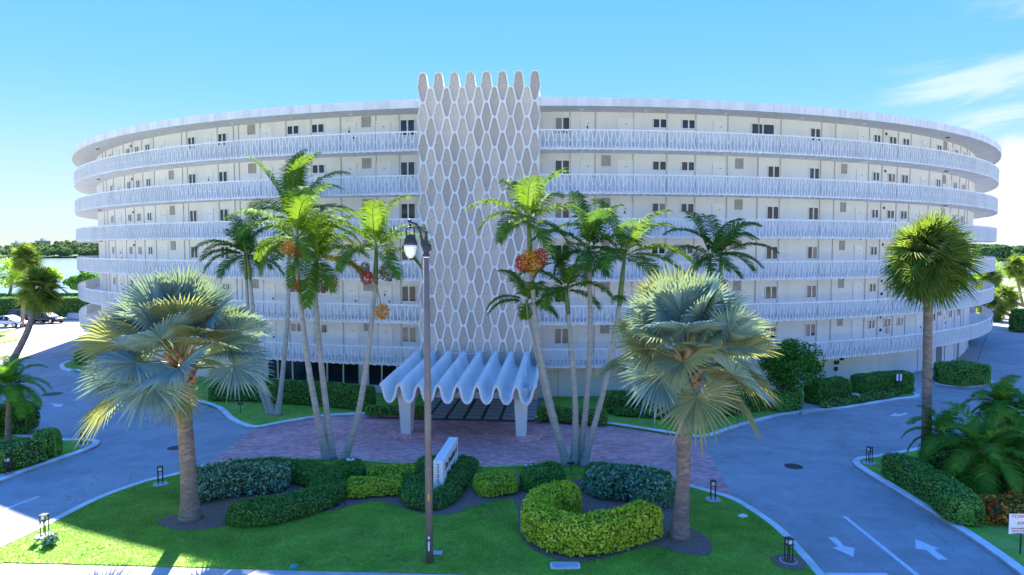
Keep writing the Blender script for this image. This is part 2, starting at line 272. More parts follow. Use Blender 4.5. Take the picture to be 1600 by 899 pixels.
M['farleaf'] = leafmat('far_tree_leaf', [(0.035, 0.075, 0.03), (0.05, 0.10, 0.035), (0.075, 0.13, 0.045)], (0.10, 0.16, 0.04), 0.25, gain=1.7)  # leaf colours lightened to stand in for haze over the far shore
M['petiole'] = material('palm_petiole', (0.22, 0.24, 0.10), (0.30, 0.24, 0.12), 0.6, 3)
M['rachis'] = material('palm_rachis', (0.13, 0.20, 0.03), (0.20, 0.24, 0.05), 0.5, 3)
M['shaft'] = material('palm_crownshaft', (0.10, 0.17, 0.04), (0.16, 0.22, 0.06), 0.5, 4)
M['boot'] = material('palm_leaf_base', (0.30, 0.14, 0.06), (0.46, 0.28, 0.15), 0.8, 6, bump=0.5)
M['ptrunk'] = material('ringed_palm_trunk', (0.34, 0.31, 0.28), (0.46, 0.43, 0.39), 0.9, 2.0, bump=0.5, bscale=3, stretch=(1, 1, 7), c3=(0.30, 0.31, 0.20), s3=1.0)
M['btrunk'] = material('fan_palm_trunk', (0.17, 0.12, 0.09), (0.33, 0.25, 0.195), 0.95, 3.5, bump=0.9, bscale=5, stretch=(1, 1, 3), c3=(0.17, 0.135, 0.11), s3=0.9)
M['bark'] = material('bark', (0.10, 0.085, 0.07), (0.20, 0.17, 0.14), 0.95, 6, bump=0.7)
M['fruit_red'] = leafmat('red_palm_fruit', [(0.42, 0.03, 0.02), (0.58, 0.07, 0.03), (0.50, 0.16, 0.04)], (0.3, 0.05, 0.02), 0.1)
M['fruit_orange'] = leafmat('orange_palm_fruit', [(0.70, 0.28, 0.02), (0.78, 0.42, 0.05), (0.60, 0.18, 0.02)], (0.4, 0.2, 0.02), 0.1)
M['fruit_tan'] = leafmat('tan_palm_flowers', [(0.30, 0.26, 0.12), (0.24, 0.19, 0.09), (0.16, 0.11, 0.05)], (0.3, 0.25, 0.1), 0.1)
M['pole'] = material('lamp_pole_paint', (0.15, 0.13, 0.11), (0.20, 0.175, 0.15), 0.6, 2.0, c3=(0.12, 0.105, 0.09), s3=0.6)
M['lampglass'] = material('frosted_lamp_glass', (0.80, 0.79, 0.74), None, 0.3)
M['sign'] = material('monument_sign_paint', (0.84, 0.82, 0.78), (0.88, 0.86, 0.83), 0.7, 1.2)
M['ink'] = material('sign_lettering', (0.012, 0.012, 0.014), None, 0.5)
M['redink'] = material('sign_red_lettering', (0.55, 0.03, 0.03), None, 0.6)
M['blueink'] = material('sign_blue_lettering', (0.03, 0.07, 0.30), None, 0.6)
M['concrete'] = material('cast_concrete', (0.42, 0.40, 0.38), (0.55, 0.53, 0.50), 0.9, 5)
M['teal'] = material('teal_plastic', (0.03, 0.40, 0.30), None, 0.6)
M['carblack'] = material('black_car_paint', (0.012, 0.012, 0.016), None, 0.2, spec=0.7)
M['carmaroon'] = material('maroon_car_paint', (0.035, 0.012, 0.014), None, 0.2, spec=0.7)
M['carwhite'] = material('white_car_paint', (0.75, 0.75, 0.76), None, 0.25, spec=0.6)
M['cover'] = material('car_cover_fabric', (0.50, 0.52, 0.56), (0.60, 0.62, 0.66), 0.7, 2, bump=0.3, bscale=6)
M['tyre'] = material('tyre_rubber', (0.015, 0.015, 0.015), None, 0.85)
M['chrome'] = material('wheel_rim', (0.5, 0.5, 0.52), None, 0.3, metal=0.9)
M['headlamp'] = material('headlamp_lens', (0.6, 0.6, 0.62), None, 0.15)

# ------------------------------------------------------------------ ground, water, roads
OX, OY, RB, RW = 2.4, 97.6, 55.0, 53.1          # centre of the round building, balcony edge and wall radius
def sheet(name, poly, z, mat): return struct(mesh(name, [(x, y, z) for x, y in poly], [tuple(range(len(poly)))], mat))
sheet('water', [(-3500, -60), (3500, -60), (3500, 5200), (-3500, 5200)], -0.9, M['water'])
land = [(-900, -700), (900, -700), (900, 240), (190, 236), (120, 210), (80, 178), (2, 172), (-60, 150), (-75, 122), (-900, 118)]
mb = MB(); mb.prism(land, -3.0, 0.0); struct(mb.build('ground', M['soil']))
sheet('parking_lot', [(-95, 8), (90, 8), (90, 99), (62, 125), (-50, 98), (-95, 96)], 0.004, M['asphalt'])
sheet('street', [(-300, -14), (300, -14), (300, 14.2), (-300, 14.2)], 0.008, M['street'])
mb = MB(); mb.prism([(-60, 16.4), (60, 13.0), (60, 15.6), (8.2, 19.35), (-8, 20.2), (-16, 20.6), (-60, 22.6)], 0.0, 0.10); struct(mb.build('sidewalk', M['sidewalk']))
lot2 = sheet('paver_drive', GS([(300, 742), (397, 671), (450, 662), (520, 652), (662, 649), (662, 630), (835, 630), (835, 655), (937, 664), (1050, 680), (1094, 687), (1152, 784), (1112, 775), (900, 760), (600, 760)]), 0.008, M['pavers'])

def smooth_path(pts, k=6, closed=False):
    P = [Vector((p[0], p[1], 0)) for p in pts]; out = []; n = len(P)
    rngi = range(n) if closed else range(n - 1)
    for i in rngi:
        p0 = P[(i - 1) % n] if closed or i > 0 else P[0] * 2 - P[1]; p1 = P[i]; p2 = P[(i + 1) % n]; p3 = P[(i + 2) % n] if closed or i + 2 < n else P[-1] * 2 - P[-2]
        for j in range(k):
            t = j / k
            out.append(0.5 * ((2 * p1) + (p2 - p0) * t + (2 * p0 - 5 * p1 + 4 * p2 - p3) * t * t + (3 * p1 - p0 - 3 * p2 + p3) * t ** 3))
    if not closed: out.append(P[-1])
    return [(p.x, p.y) for p in out]
def offset(path, d):
    out = []
    for i, p in enumerate(path):
        a = Vector(path[max(i - 1, 0)]); b = Vector(path[min(i + 1, len(path) - 1)]); t = (b - a).normalized()
        out.append((p[0] - t.y * d, p[1] + t.x * d))
    return out
def kerb(path, side, w=0.31, h=0.15):           # bevelled kerb swept along the path, lying on its `side`
    a = path; b = offset(path, side * w); a2 = offset(path, side * 0.03); n = len(path)
    V = []; F = []
    for i in range(n): V += [(*a[i], 0.0), (*a[i], h - 0.03), (*a2[i], h), (*b[i], h), (*b[i], 0.0)]
    for i in range(n - 1):
        for k in range(4): F.append((i * 5 + k, i * 5 + k + 1, i * 5 + 5 + k + 1, i * 5 + 5 + k))
    F += [(4, 3, 2, 1, 0), tuple((n - 1) * 5 + k for k in range(5))]
    return struct(mesh('kerb', V, F, M['kerb']))
LAWN_Z = 0.13
def lawn(name, poly): mb = MB(); mb.prism(poly, 0.0, LAWN_Z - 0.01); return struct(mb.build(name, M['turf']))
# front island
KL = smooth_path(GS([(-150, 925), (-60, 882), (0, 855), (62, 826), (150, 782), (225, 755), (265, 746), (318, 731)]))
KR = smooth_path(GS([(1072, 760), (1112, 771), (1152, 784), (1197, 811), (1230, 837), (1255, 864), (1285, 898), (1330, 950)]))
KN = smooth_path(GS([(318, 731), (380, 724), (470, 720), (560, 722), (650, 729), (740, 732), (820, 730), (880, 726), (960, 729), (1030, 743), (1072, 760)]))
kerb(KL, -1); kerb(KR, -1); kerb(KN, -1, w=0.15, h=0.13)
front_poly = KL + KN[1:] + KR[1:] + [(8.2, 19.4), (-8, 20.25), (-16, 20.65)]
lawn('front_lawn', front_poly)
# lawn along the building, left
KBL = smooth_path(GS([(116, 580), (103, 577), (101, 571), (112, 566)])) 
KBL2 = smooth_path(GS([(116, 580), (180, 604), (250, 620), (300, 628), (338, 640), (362, 660), (397, 671), (450, 662), (520, 652), (600, 650), (662, 649)]))
kerb(KBL[::-1], -1); kerb(KBL2, 1)
def arc(r, a0, a1, n=40): return [(OX + r * math.sin(R_(a0 + (a1 - a0) * i / n)), OY - r * math.cos(R_(a0 + (a1 - a0) * i / n))) for i in range(n + 1)]
lawn('building_lawn_west', KBL[::-1] + KBL2[1:] + arc(53.3, -8.9, -46, 30)[0:])
KBR = smooth_path(GS([(835, 656), (937, 664), (1000, 673), (1050, 681), (1087, 686), (1112, 684), (1150, 671), (1200, 657), (1250, 647), (1325, 640), (1400, 627), (1430, 624), (1437, 620), (1425, 614)]))
kerb(KBR, 1)
lawn('building_lawn_east', KBR + arc(53.3, 32, -0.3, 30))
KI = smooth_path(GS([(1530, 592), (1546, 595), (1551, 600), (1535, 605), (1500, 607), (1460, 602), (1470, 594), (1500, 588)]), closed=True)
kerb(KI + [KI[0]], -1); lawn('hedge_island', KI)
# right median
KM = smooth_path(GS([(1800, 640), (1690, 652), (1600, 661), (1500, 688), (1420, 706), (1360, 716), (1338, 719), (1332, 726), (1345, 737), (1400, 771), (1500, 834), (1575, 887), (1650, 950)]))
kerb(KM, 1); lawn('median_lawn_east', KM + [(22, 17.0), (40, 20)])
KW = smooth_path(GS([(-160, 640), (-60, 664), (40, 684), (102, 689), (147, 690), (156, 695), (140, 705), (75, 728), (0, 756), (-90, 800)]))
kerb(KW, -1); lawn('median_lawn_west', KW + [(-34, 27), (-50, 38)])
lawn('garden_bed_west', GS([(-40, 545), (30, 532), (34, 520), (10, 516), (-60, 520)]))
mb = MB(); mb.prism(GS([(1252, 648), (1290, 642), (1258, 614), (1236, 616)]), 0.0, 0.145); struct(mb.build('entry_path', M['sidewalk']))
mb = MB(); mb.prism(GS([(1432, 618), (1462, 604), (1466, 580), (1424, 590)]), 0.0, 0.08); struct(mb.build('service_path', M['sidewalk']))
# mulch beds on the front lawn
bedz = [LAWN_Z + 0.004]
def bed(pts): bedz[0] += 0.005; sheet('mulch_bed', smooth_path(GS(pts, LAWN_Z), 4, True), bedz[0], M['mulch'])
bed([(247, 820), (258, 808), (290, 800), (330, 765), (450, 735), (560, 730), (640, 740), (800, 738), (812, 772), (770, 783), (735, 793), (700, 805), (660, 803), (622, 792), (585, 783), (540, 793), (495, 802), (440, 812), (390, 813), (330, 826), (285, 829)])
bed([(815, 760), (1000, 745), (1055, 760), (1068, 815), (1100, 836), (1113, 856), (1100, 868), (1062, 864), (1020, 853), (965, 868), (900, 879), (845, 866), (813, 838), (810, 800)])
mb = MB(); mb.lathe([(0.55, 0), (0.5, 0.03), (0.1, 0.06)], (*G(1232, 884), LAWN_Z - 0.01)); struct(mb.build('mulch_bed', M['mulch']))
# painted markings
def mark(name, pts, z=0.009): o = sheet(name, GS(pts), z, M['paint']); return o
mark('lane_line', [(1316, 807), (1322, 807), (1445, 905), (1436, 905)]); mark('stop_line', [(1288, 896), (1385, 896), (1392, 903), (1290, 903)])
mark('lane_line', [(0, 797.5), (60, 775.5), (62, 777), (0, 800)])
mark('lane_arrow', [(1294, 840), (1306, 840), (1319, 854), (1336, 857), (1333, 871), (1300, 856), (1310, 855)])
mark('lane_arrow', [(1430, 843), (1468, 858), (1459, 859), (1481, 875), (1466, 875), (1447, 860), (1431, 858)])
mark('lane_arrow', [(-20, 830), (36, 809.5), (24, 825), (-5, 824)])
mark('lane_arrow', [(77, 631), (99, 632), (96, 636), (80, 636), (86, 634)])
mark('lane_arrow', [(1390, 650), (1400, 645), (1401, 648), (1418, 645), (1416, 648), (1404, 651)])
def manhole(px, py, r, z):
    mb = MB(); mb.lathe([(r * 1.12, 0), (r * 1.12, 0.006), (r * 1.02, 0.008), (r, 0.004), (r * 0.6, 0.004), (r * 0.55, 0.009), (r * 0.2, 0.009)], n=24)
    o = mb.build('manhole_cover', M['iron']); o.location = (*G(px, py, z), z); return o
tag(manhole(1240, 729, 0.36, 0.006), 'round dark manhole cover in the right-hand driveway', 'manhole', 'manhole covers')
tag(manhole(275, 700, 0.36, 0.006), 'round manhole cover in the left driveway behind the big silver palm trunk', 'manhole', 'manhole covers')
tag(manhole(522, 790, 0.40, LAWN_Z + 0.004), 'brown access cover in mulch at the front lawn edge', 'manhole', 'manhole covers')
tag(manhole(82, 616, 0.55, 0.006), 'dark drain grate in the far left driveway', 'drain')
# grass blades over the lawns (nobody could count them)
def inside(poly, x, y):
    p = np.asarray(poly); r = np.zeros(len(x), bool); j = len(p) - 1
    for i in range(len(p)):
        c = ((p[i, 1] > y) != (p[j, 1] > y)) & (x < (p[j, 0] - p[i, 0]) * (y - p[i, 1]) / (p[j, 1] - p[i, 1] + 1e-12) + p[i, 0]); r ^= c; j = i
    return r
BEDS = [[(v.co.x, v.co.y) for v in o.data.vertices] for o in COL.objects if o.name.startswith('mulch_bed') and len(o.data.polygons) == 1]
def grass(name, poly, n, h, label):
    p = np.asarray(poly); x = rng.uniform(p[:, 0].min(), p[:, 0].max(), n * 3); y = rng.uniform(p[:, 1].min(), p[:, 1].max(), n * 3)
    k = inside(poly, x, y)
    for b in BEDS: k &= ~inside(b, x, y)
    x, y = x[k][:n], y[k][:n]; m = len(x); a = rng.uniform(0, 2 * np.pi, m); w = rng.uniform(0.010, 0.022, m); hh = h * rng.uniform(0.3, 1.0, m)
    dx, dy = np.cos(a), np.sin(a); z = np.full(m, LAWN_Z - 0.015); lean = rng.normal(0, 0.06, (m, 2))
    V = np.stack([np.stack([x - dx * w, y - dy * w, z], 1), np.stack([x + dx * w, y + dy * w, z], 1), np.stack([x + lean[:, 0], y + lean[:, 1], z + hh], 1)], 1).reshape(-1, 3)
    o = np_mesh(name, V, [], np.arange(m * 3), M['grass']); return tag(o, label, 'grass', kind='stuff')
grass('grass', front_poly, 200000, 0.055, 'short mown grass of the front lawn by the street')
grass('grass', KBL[::-1] + KBL2[1:] + arc(53.3, -8.9, -46, 30), 40000, 0.06, 'mown grass strip left of the entrance along the building')
grass('grass', KBR + arc(53.3, 32, -0.3, 30), 30000, 0.06, 'mown grass strip right of the entrance along the building')
grass('grass', KW + [(-34, 27), (-50, 38)], 25000, 0.06, 'grass around the hedge on the left median')
grass('grass', KM + [(22, 17.0), (40, 20)], 40000, 0.06, 'grass around the hedge on the right median')

# ------------------------------------------------------------------ the round apartment building
bld = empty('apartment_building', (OX, OY, 0))
tag(bld, 'round white seven-storey apartment block with lattice balconies and patterned central tower', 'building')
def cyl(phi, r, z): return Vector((r * math.sin(phi), -r * math.cos(phi), z))     # local, phi from the front
def wall_phi(px, py, r=RW):
    d = ray(px, py); A = d.x ** 2 + d.y ** 2; B = -2 * (d.x * OX + d.y * OY); C = OX * OX + OY * OY - r * r
    t = (-B - math.sqrt(max(B * B - 4 * A * C, 0))) / (2 * A)
    return math.atan2(t * d.x - OX, OY - t * d.y)
def ring(mb, r0, r1, z0, z1, a0=-180, a1=180, step=1.0, m=0):
    n = max(2, int((a1 - a0) / step)); prof = [(r1, z0), (r1, z1), (r0, z1), (r0, z0)]
    V = [cyl(R_(a0 + (a1 - a0) * i / n), r, z) for i in range(n + 1) for r, z in prof]
    F = [(i * 4 + k, i * 4 + 4 + k, i * 4 + 4 + (k + 1) % 4, i * 4 + (k + 1) % 4) for i in range(n) for k in range(4)]
    return mb.add(V, F, m)
NST = 6; ST = 2.77
BZ = [2.35 + ST * i for i in range(NST)]            # undersides of the balconies
PHI_OPEN = math.degrees(wall_phi(1462, 560))
mb = MB()
ring(mb, RW - 0.3, RW, 2.36, 18.92); mb.build('wall', M['stucco'], bld)
mb = MB(); ring(mb, RW - 0.3, RW, -0.02, 2.36, -179, PHI_OPEN); ring(mb, 44, 44.3, -0.02, 2.36, PHI_OPEN, 120); mb.build('ground_storey_wall', M['stucco'], bld)
for k, px in enumerate((1473, 1478, 1493, 1499, 1535)):
    ph = wall_phi(px, 560); mb = MB(); w = 0.0045 if k < 4 else 0.009
    for r0, r1 in ((RW - 0.5, RW),):
        V = [cyl(ph + s * w, r, z) for z in (0, 2.36) for r in (r0, r1) for s in (-1, 1)]
        mb.add(V, [(0, 1, 3, 2), (4, 6, 7, 5), (0, 4, 5, 1), (2, 3, 7, 6), (0, 2, 6, 4), (1, 5, 7, 3)])
    mb.build('pillar', M['stucco'], bld)
for ph0, ph1 in ((wall_phi(1479, 560), wall_phi(1492, 560)), (wall_phi(1500, 560), wall_phi(1533, 560))):
    mb = MB(); ring(mb, RW - 0.32, RW - 0.12, 0, 2.36, math.degrees(ph0), math.degrees(ph1), 0.3); mb.build('garage_panel', M['stucco'], bld)
# roof: gravel deck, jointed fascia panels
mb = MB(); ring(mb, 30, RB + 0.05, 18.9, 19.38, step=1.0); mb.add([cyl(R_(i * 4), 30.2, 19.2) for i in range(90)], [tuple(range(90))]); roof = mb.build('roof', M['roof'], bld)
mb = MB(); npan = 700
for i in range(npan):
    a0 = 2 * math.pi * i / npan; a1 = a0 + 2 * math.pi / npan * 0.93; rr = RB + 0.16
    V = [cyl(a, r, z) for z in (18.86, 19.40) for r in (RB + 0.06, rr) for a in (a0, a1)]
    mb.add(V, [(0, 1, 3, 2), (4, 6, 7, 5), (2, 3, 7, 6), (0, 2, 6, 4), (1, 5, 7, 3)])
mb.build('fascia', M['fascia'], roof)
mb = MB(); ring(mb, RB + 0.02, RB + 0.145, 18.875, 19.385, step=0.5); mb.build('fascia_backing', M['fascia'], roof)
for px, py, w in ((1120, 158, 1.1), (1475, 203, 0.8), (140, 218, 0.7)):
    ph = wall_phi(px, py, RB - 3); mb = MB(); mb.box(-w, w, -0.7, 0.7, 19.38, 20.0); mb.box(-w * .5, w * .5, -0.4, 0.4, 20.0, 20.12)
    o = mb.build('rooftop_unit', M['louver'], roof); o.location = cyl(ph, RB - 5.0, 0); o.rotation_euler = (0, 0, ph)
# --- tower frame
PT = R_(-4.66); NT = Vector((math.sin(PT), -math.cos(PT), 0)); UT = Vector((math.cos(PT), math.sin(PT), 0))
FT = RB + 0.35                                        # distance of the tower face from the centre
def tw(u, out, z): return NT * (FT + out) + UT * u + Vector((0, 0, z))
SPX, PER, TOPZ = 1.005, 1.872, 20.98
WMAX, WMIN = 0.365, 0.1375
# --- balconies
DPH = R_(0.516); T0, T1 = PT - R_(3.95), PT + R_(3.95)
def ring_cell():
    # one lattice loop: tall waisted loop with a short tie bar to its neighbour, flat in local x (along the rail) and z
    hz = 0.60; prof = []
    for s in (0, 1):
        pass
    ys = [-1, -0.93, -0.72, 0.0, 0.72, 0.93]
    ws = [0.20, 0.42, 0.64, 1.0, 0.64, 0.42]
    loop = [(w * 0.17, y * hz) for y, w in zip(ys, ws)] + [(0.20 * 0.17, hz), (-0.20 * 0.17, hz)] + [(-w * 0.17, y * hz) for y, w in list(zip(ys, ws))[::-1]]
    loop = loop[:]; n = len(loop); t = 0.024; d = 0.04
    inn = [(x - math.copysign(min(abs(x), t), x), z * (hz - t) / hz) for x, z in loop]; out = [(x + math.copysign(t, x), z * (hz + t) / hz) for x, z in loop]
    V = [(x, -d, z) for x, z in out] + [(x, -d, z) for x, z in inn] + [(x, d, z) for x, z in out] + [(x, d, z) for x, z in inn]
    F = []
    for i in range(n):
        j = (i + 1) % n
        F += [(i, n + i, n + j, j), (i, j, 2 * n + j, 2 * n + i), (n + i, 3 * n + i, 3 * n + j, n + j)]
    mb = MB(); mb.add(V, F)
    mb.box(0.195, 0.495 - 0.195, -0.035, 0.035, -0.03, 0.03)
    return mb
ring_me = ring_cell().data('lattice_ring', M['lattice'])
rc = ring_cell()
order = []
k = 0
phis = [T1 + DPH * (0.45 + i) for i in range(128)] + [T0 - DPH * (0.55 + i) for i in range(112)]
near = set(sorted(range(len(phis)), key=lambda i: abs(phis[i] - PT))[:50])
for bi, z in enumerate(BZ):
    mb = MB(); ring(mb, RW - 0.05, RB - 0.06, z + 0.02, z + 0.20, step=0.75); bal = mb.build('balcony', M['slab'], bld)
    mb = MB(); ring(mb, RB - 0.055, RB + 0.005, z, z + 0.09, step=0.5); mb.build('edge_beam', M['lattice'], bal)
    mb = MB(); ring(mb, RB - 0.075, RB + 0.03, z + 1.16, z + 1.245, step=0.5); mb.build('top_rail', M['lattice'], bal)
    VV = np.array(rc.V); FF4 = np.array([f for f in rc.F]); bigV = []; bigQ = []; cnt = 0
    for i, ph in enumerate(phis):
        if i in near:
            o = bpy.data.objects.new('lattice_ring', ring_me); link(o, bal); o.location = cyl(ph, RB, z + 0.585); o.rotation_euler = (0, 0, ph)
        else:
            c, s = math.cos(ph), math.sin(ph); L0 = cyl(ph, RB, z + 0.585)
            W = np.stack([VV[:, 0] * c - VV[:, 1] * s + L0.x, VV[:, 0] * s + VV[:, 1] * c + L0.y, VV[:, 2] + L0.z], 1)
            bigV.append(W); bigQ.append(FF4 + cnt); cnt += len(VV)
    o = np_mesh('lattice', np.concatenate(bigV), np.concatenate(bigQ), [], M['lattice'], bal); o['kind'] = 'stuff'
    mb = MB(); ring(mb, RB - 0.05, RB + 0.02, z + 0.09, z + 1.175, 68.3, 360 - 66.5, 1.0); mb.build('rear_parapet', M['lattice'], bal)
# --- openings on the walls
def wbox(mb, ph, u0, u1, d0, d1, z0, z1, m=0):      # box on the curved wall: u along, d out from the wall
    q = Matrix.Rotation(ph, 4, 'Z'); o = cyl(ph, RW, 0)
    V = [q @ Vector((u, -d, z)) + o for z in (z0, z1) for d in (d0, d1) for u in (u0, u1)]
    return mb.add(V, [(0, 1, 3, 2), (4, 6, 7, 5), (0, 4, 5, 1), (2, 3, 7, 6), (0, 2, 6, 4), (1, 5, 7, 3)])
def wspan(x0, x1, py): a, b = wall_phi(x0, py), wall_phi(x1, py); return (a + b) / 2, (b - a) * RW
def window(ph, w, z0, z1, dark=None):
    mb = MB(); f = 0.05
    wbox(mb, ph, -w / 2 - f, w / 2 + f, 0, 0.07, z1, z1 + f); wbox(mb, ph, -w / 2 - f, w / 2 + f, 0, 0.10, z0 - f, z0)
    wbox(mb, ph, -w / 2 - f, -w / 2, 0, 0.065, z0, z1); wbox(mb, ph, w / 2, w / 2 + f, 0, 0.065, z0, z1); wbox(mb, ph, -0.045, 0.045, 0, 0.06, z0, z1)
    o = mb.build('window', M['white'], bld)
    for s in (-1, 1):
        mb = MB(); a, b = sorted((s * 0.045, s * w / 2)); wbox(mb, ph, a, b, -0.01, 0.02 if s < 0 else 0.03, z0, z1)
        mb.build('pane', M['curtain'] if dark == 'curtain' or rnd.random() < 0.07 else M['glass'], o)
    return o
def door(ph, w, z0, rndm):
    mb = MB(); wbox(mb, ph, -w / 2 - 0.07, w / 2 + 0.07, 0, 0.05, z0 + 2.08, z0 + 2.15); wbox(mb, ph, -w / 2 - 0.07, -w / 2, 0, 0.05, z0, z0 + 2.08); wbox(mb, ph, w / 2, w / 2 + 0.07, 0, 0.05, z0, z0 + 2.08)
    o = mb.build('door', M['white'], bld)
    mb = MB(); wbox(mb, ph, -w / 2, w / 2, 0, 0.025, z0, z0 + 2.08)
    for zz in (0.25, 1.15): wbox(mb, ph, -w * .34, w * .34, 0.025, 0.034, z0 + zz, z0 + zz + 0.75)
    mb.build('door_leaf', M['door'], o)
    mb = MB(); wbox(mb, ph, 0.05 - 0.05, 0.05 + 0.05, 0.034, 0.06, z0 + 1.72, z0 + 1.76)
    if rndm < 0.5: wbox(mb, ph, w * .34, w * .42, 0.025, 0.09, z0 + 1.0, z0 + 1.12)
    if rndm < 0.3: wbox(mb, ph, -0.04, 0.04, 0.034, 0.07, z0 + 1.42, z0 + 1.6)
    mb.build('door_knocker', M['black'], o)
def louver(ph, w, z0, z1):
    mb = MB(); wbox(mb, ph, -w / 2, w / 2, -0.01, 0.015, z0, z1)
    n = 9
    for i in range(n): wbox(mb, ph, -w / 2 + 0.03, w / 2 - 0.03, 0.015, 0.04, z0 + (i + 0.25) * (z1 - z0) / n, z0 + (i + 0.8) * (z1 - z0) / n)
    wbox(mb, ph, -w / 2, -w / 2 + 0.03, 0.015, 0.05, z0, z1); wbox(mb, ph, w / 2 - 0.03, w / 2, 0.015, 0.05, z0, z1)
    mb.build('louver_vent', M['louver'], bld)
def pilaster(ph, z0, z1, w=0.07): mb = MB(); wbox(mb, ph, -w / 2, w / 2, 0, 0.045, z0, z1); mb.build('wall_joint', M['seam'], bld)
PY = 260
big = [(868, 889), (627, 648)]
small = [(1020, 1040), (1065, 1084), (489, 507), (451, 468)]
med = [(1200, 1217), (1265, 1279), (343, 355), (296, 306)]
tiny = [(1364, 1373), (1388, 1398), (1409, 1418), (1463, 1469), (1491, 1495), (1504, 1507.5), (229, 235), (213, 218), (199, 203.5), (172, 175)]
lou = [(940, 954), (1149, 1161), (1315, 1323), (1474, 1478), (566, 580), (388.5, 400), (264, 271)]
doors = [(908, 927), (966, 987), (1115, 1133), (1339, 1353), (1440, 1447), (1481, 1486), (590, 609), (537, 556), (410, 425), (322, 331), (250, 258), (183, 187)]
seams = [890.5, 930, 989, 1041.5, 1086, 1136, 1184, 1219, 1282, 1304, 1357, 1378, 1402, 1422, 1452, 1473, 1487, 1500, 1510, 1514, 624.5, 588, 533, 487, 448, 408, 374, 366, 341, 293, 285, 241, 223, 208, 194, 177, 166, 161]
bells = [(1383, 270), (206, 281)]
for bi, z in enumerate(BZ):
    zf = z + 0.20; top = bi == NST - 1; zc = (BZ[bi + 1] + 0.02) if not top else 18.9
    for a, b in big: ph, w = wspan(a, b, PY); window(ph, w, zf + 1.12, zf + 2.10, 'curtain' if bi == 0 else None)
    for a, b in small: ph, w = wspan(a, b, PY); window(ph, w, zf + 1.56, zf + 2.10)
    for a, b in med:
        if top and a == 1200: ph, w = wspan(1173, 1207, PY); window(ph, w, zf + 1.30, zf + 2.05); continue
        ph, w = wspan(a, b, PY); window(ph, w, zf + 1.18, zf + 2.0)
    for a, b in tiny: ph, w = wspan(a, b, PY); window(ph, w, zf + 1.42, zf + 2.0)
    if not top or True:
        for k, (a, b) in enumerate(lou):
            if top and k in (0, 1, 2, 6): continue
            ph, w = wspan(a, b, PY); louver(ph, w, zf + 1.76, zf + 2.46)
    for a, b in doors: ph, w = wspan(a, b, PY); door(ph, min(w, 0.95), zf, rnd.random())
    for x in seams: pilaster(wall_phi(x, PY), zf, zc)
    for x, y in bells:
        ph = wall_phi(x, PY); mb = MB(); mb.lathe([(0.10, 0), (0.10, 0.05), (0.05, 0.08)], n=10); o = mb.build('alarm_bell', M['redbell'], bld); o.location = cyl(ph, RW, zf + 2.18); o.rotation_euler = (math.pi / 2, 0, ph)
    for x in (1460, 171):
        ph = wall_phi(x, PY); mb = MB(); mb.box(-0.16, 0.16, -0.12, 0.12, -0.09, 0); o = mb.build('ceiling_lamp', M['amber'], bld); o.location = cyl(ph, RW + 0.9, zc + (0.0 if not top else 0.0)); o.rotation_euler = (0, 0, ph)
    for k, x in enumerate((905, 1000, 1120, 1235, 1330, 560, 470, 380, 270)):
        ph = wall_phi(x, PY); mb = MB(); mb.lathe([(0.08, 0), (0.13, -0.03), (0.11, -0.07), (0.02, -0.09)], n=10); o = mb.build('soffit_light', M['lampglass'], bld); o.location = cyl(ph, RW + 0.95, zc); o['kind'] = 'part' if False else ''
        del o['kind']
# fire hose cabinets and bells on two lower storeys at the right
for bi in (0, 1):
    zf = BZ[bi] + 0.2; ph = wall_phi(1388, 460); mb = MB(); wbox(mb, ph, -0.17, 0.17, 0, 0.1, zf + 0.9, zf + 1.5); mb.build('hose_cabinet', M['beige'], bld)
    ph = wall_phi(1377, 460); mb = MB(); mb.lathe([(0.12, 0), (0.12, 0.06), (0.05, 0.1)], n=10); o = mb.build('alarm_bell', M['black'], bld); o.location = cyl(ph, RW, zf + 1.2); o.rotation_euler = (math.pi / 2, 0, ph)
# ground storey: lobby glazing left of the canopy
edges = [434, 459, 481, 508, 513, 537, 561, 577, 597, 622]
for x0, x1 in ((420, 434), (436, 457), (459, 480), (486, 511), (513, 536), (538, 561), (577, 596), (598, 620), (622, 645)):
    ph, w = wspan(x0, x1, 583); mb = MB()
    wbox(mb, ph, -w / 2 - 0.05, w / 2 + 0.05, 0, 0.07, 2.02, 2.08); wbox(mb, ph, -w / 2 - 0.05, w / 2 + 0.05, 0, 0.12, 0.52, 0.60); wbox(mb, ph, -w / 2 - 0.05, -w / 2, 0, 0.06, 0.60, 2.02); wbox(mb, ph, w / 2, w / 2 + 0.05, 0, 0.06, 0.60, 2.02)
    o = mb.build('lobby_window', M['white'], bld); mb = MB(); wbox(mb, ph, -w / 2, w / 2, -0.01, 0.02, 0.60, 2.02); mb.build('pane', M['glass'], o)
for x in (871,): door(wall_phi(x, 590) - 0.004, 0.95, 0.0, 0.9)
for x, y0, y1 in ((872, 578, 628), (1000, 580, 630), (1250, 580, 620), (1432, 560, 590)): pilaster(wall_phi(x, 600), 0.0, 2.35, 0.05)
mb = MB(); ph = wall_phi(1286, 566); mb.lathe([(0.02, 0), (0.2, -0.05), (0.2, -0.12), (0.12, -0.24), (0.02, -0.27)], n=12); o = mb.build('security_lamp', M['black'], bld); o.location = cyl(ph, RB - 0.3, 2.36)
for x, y in ((1306, 579), (1305, 588)):
    ph = wall_phi(x, y); zz = 1.62 if y < 580 else 1.15; mb = MB(); wbox(mb, ph, -0.2 if y < 580 else -0.12, 0.2 if y < 580 else 0.12, 0, 0.12, zz - 0.14, zz + 0.14); mb.build('wall_box', M['black'], bld)
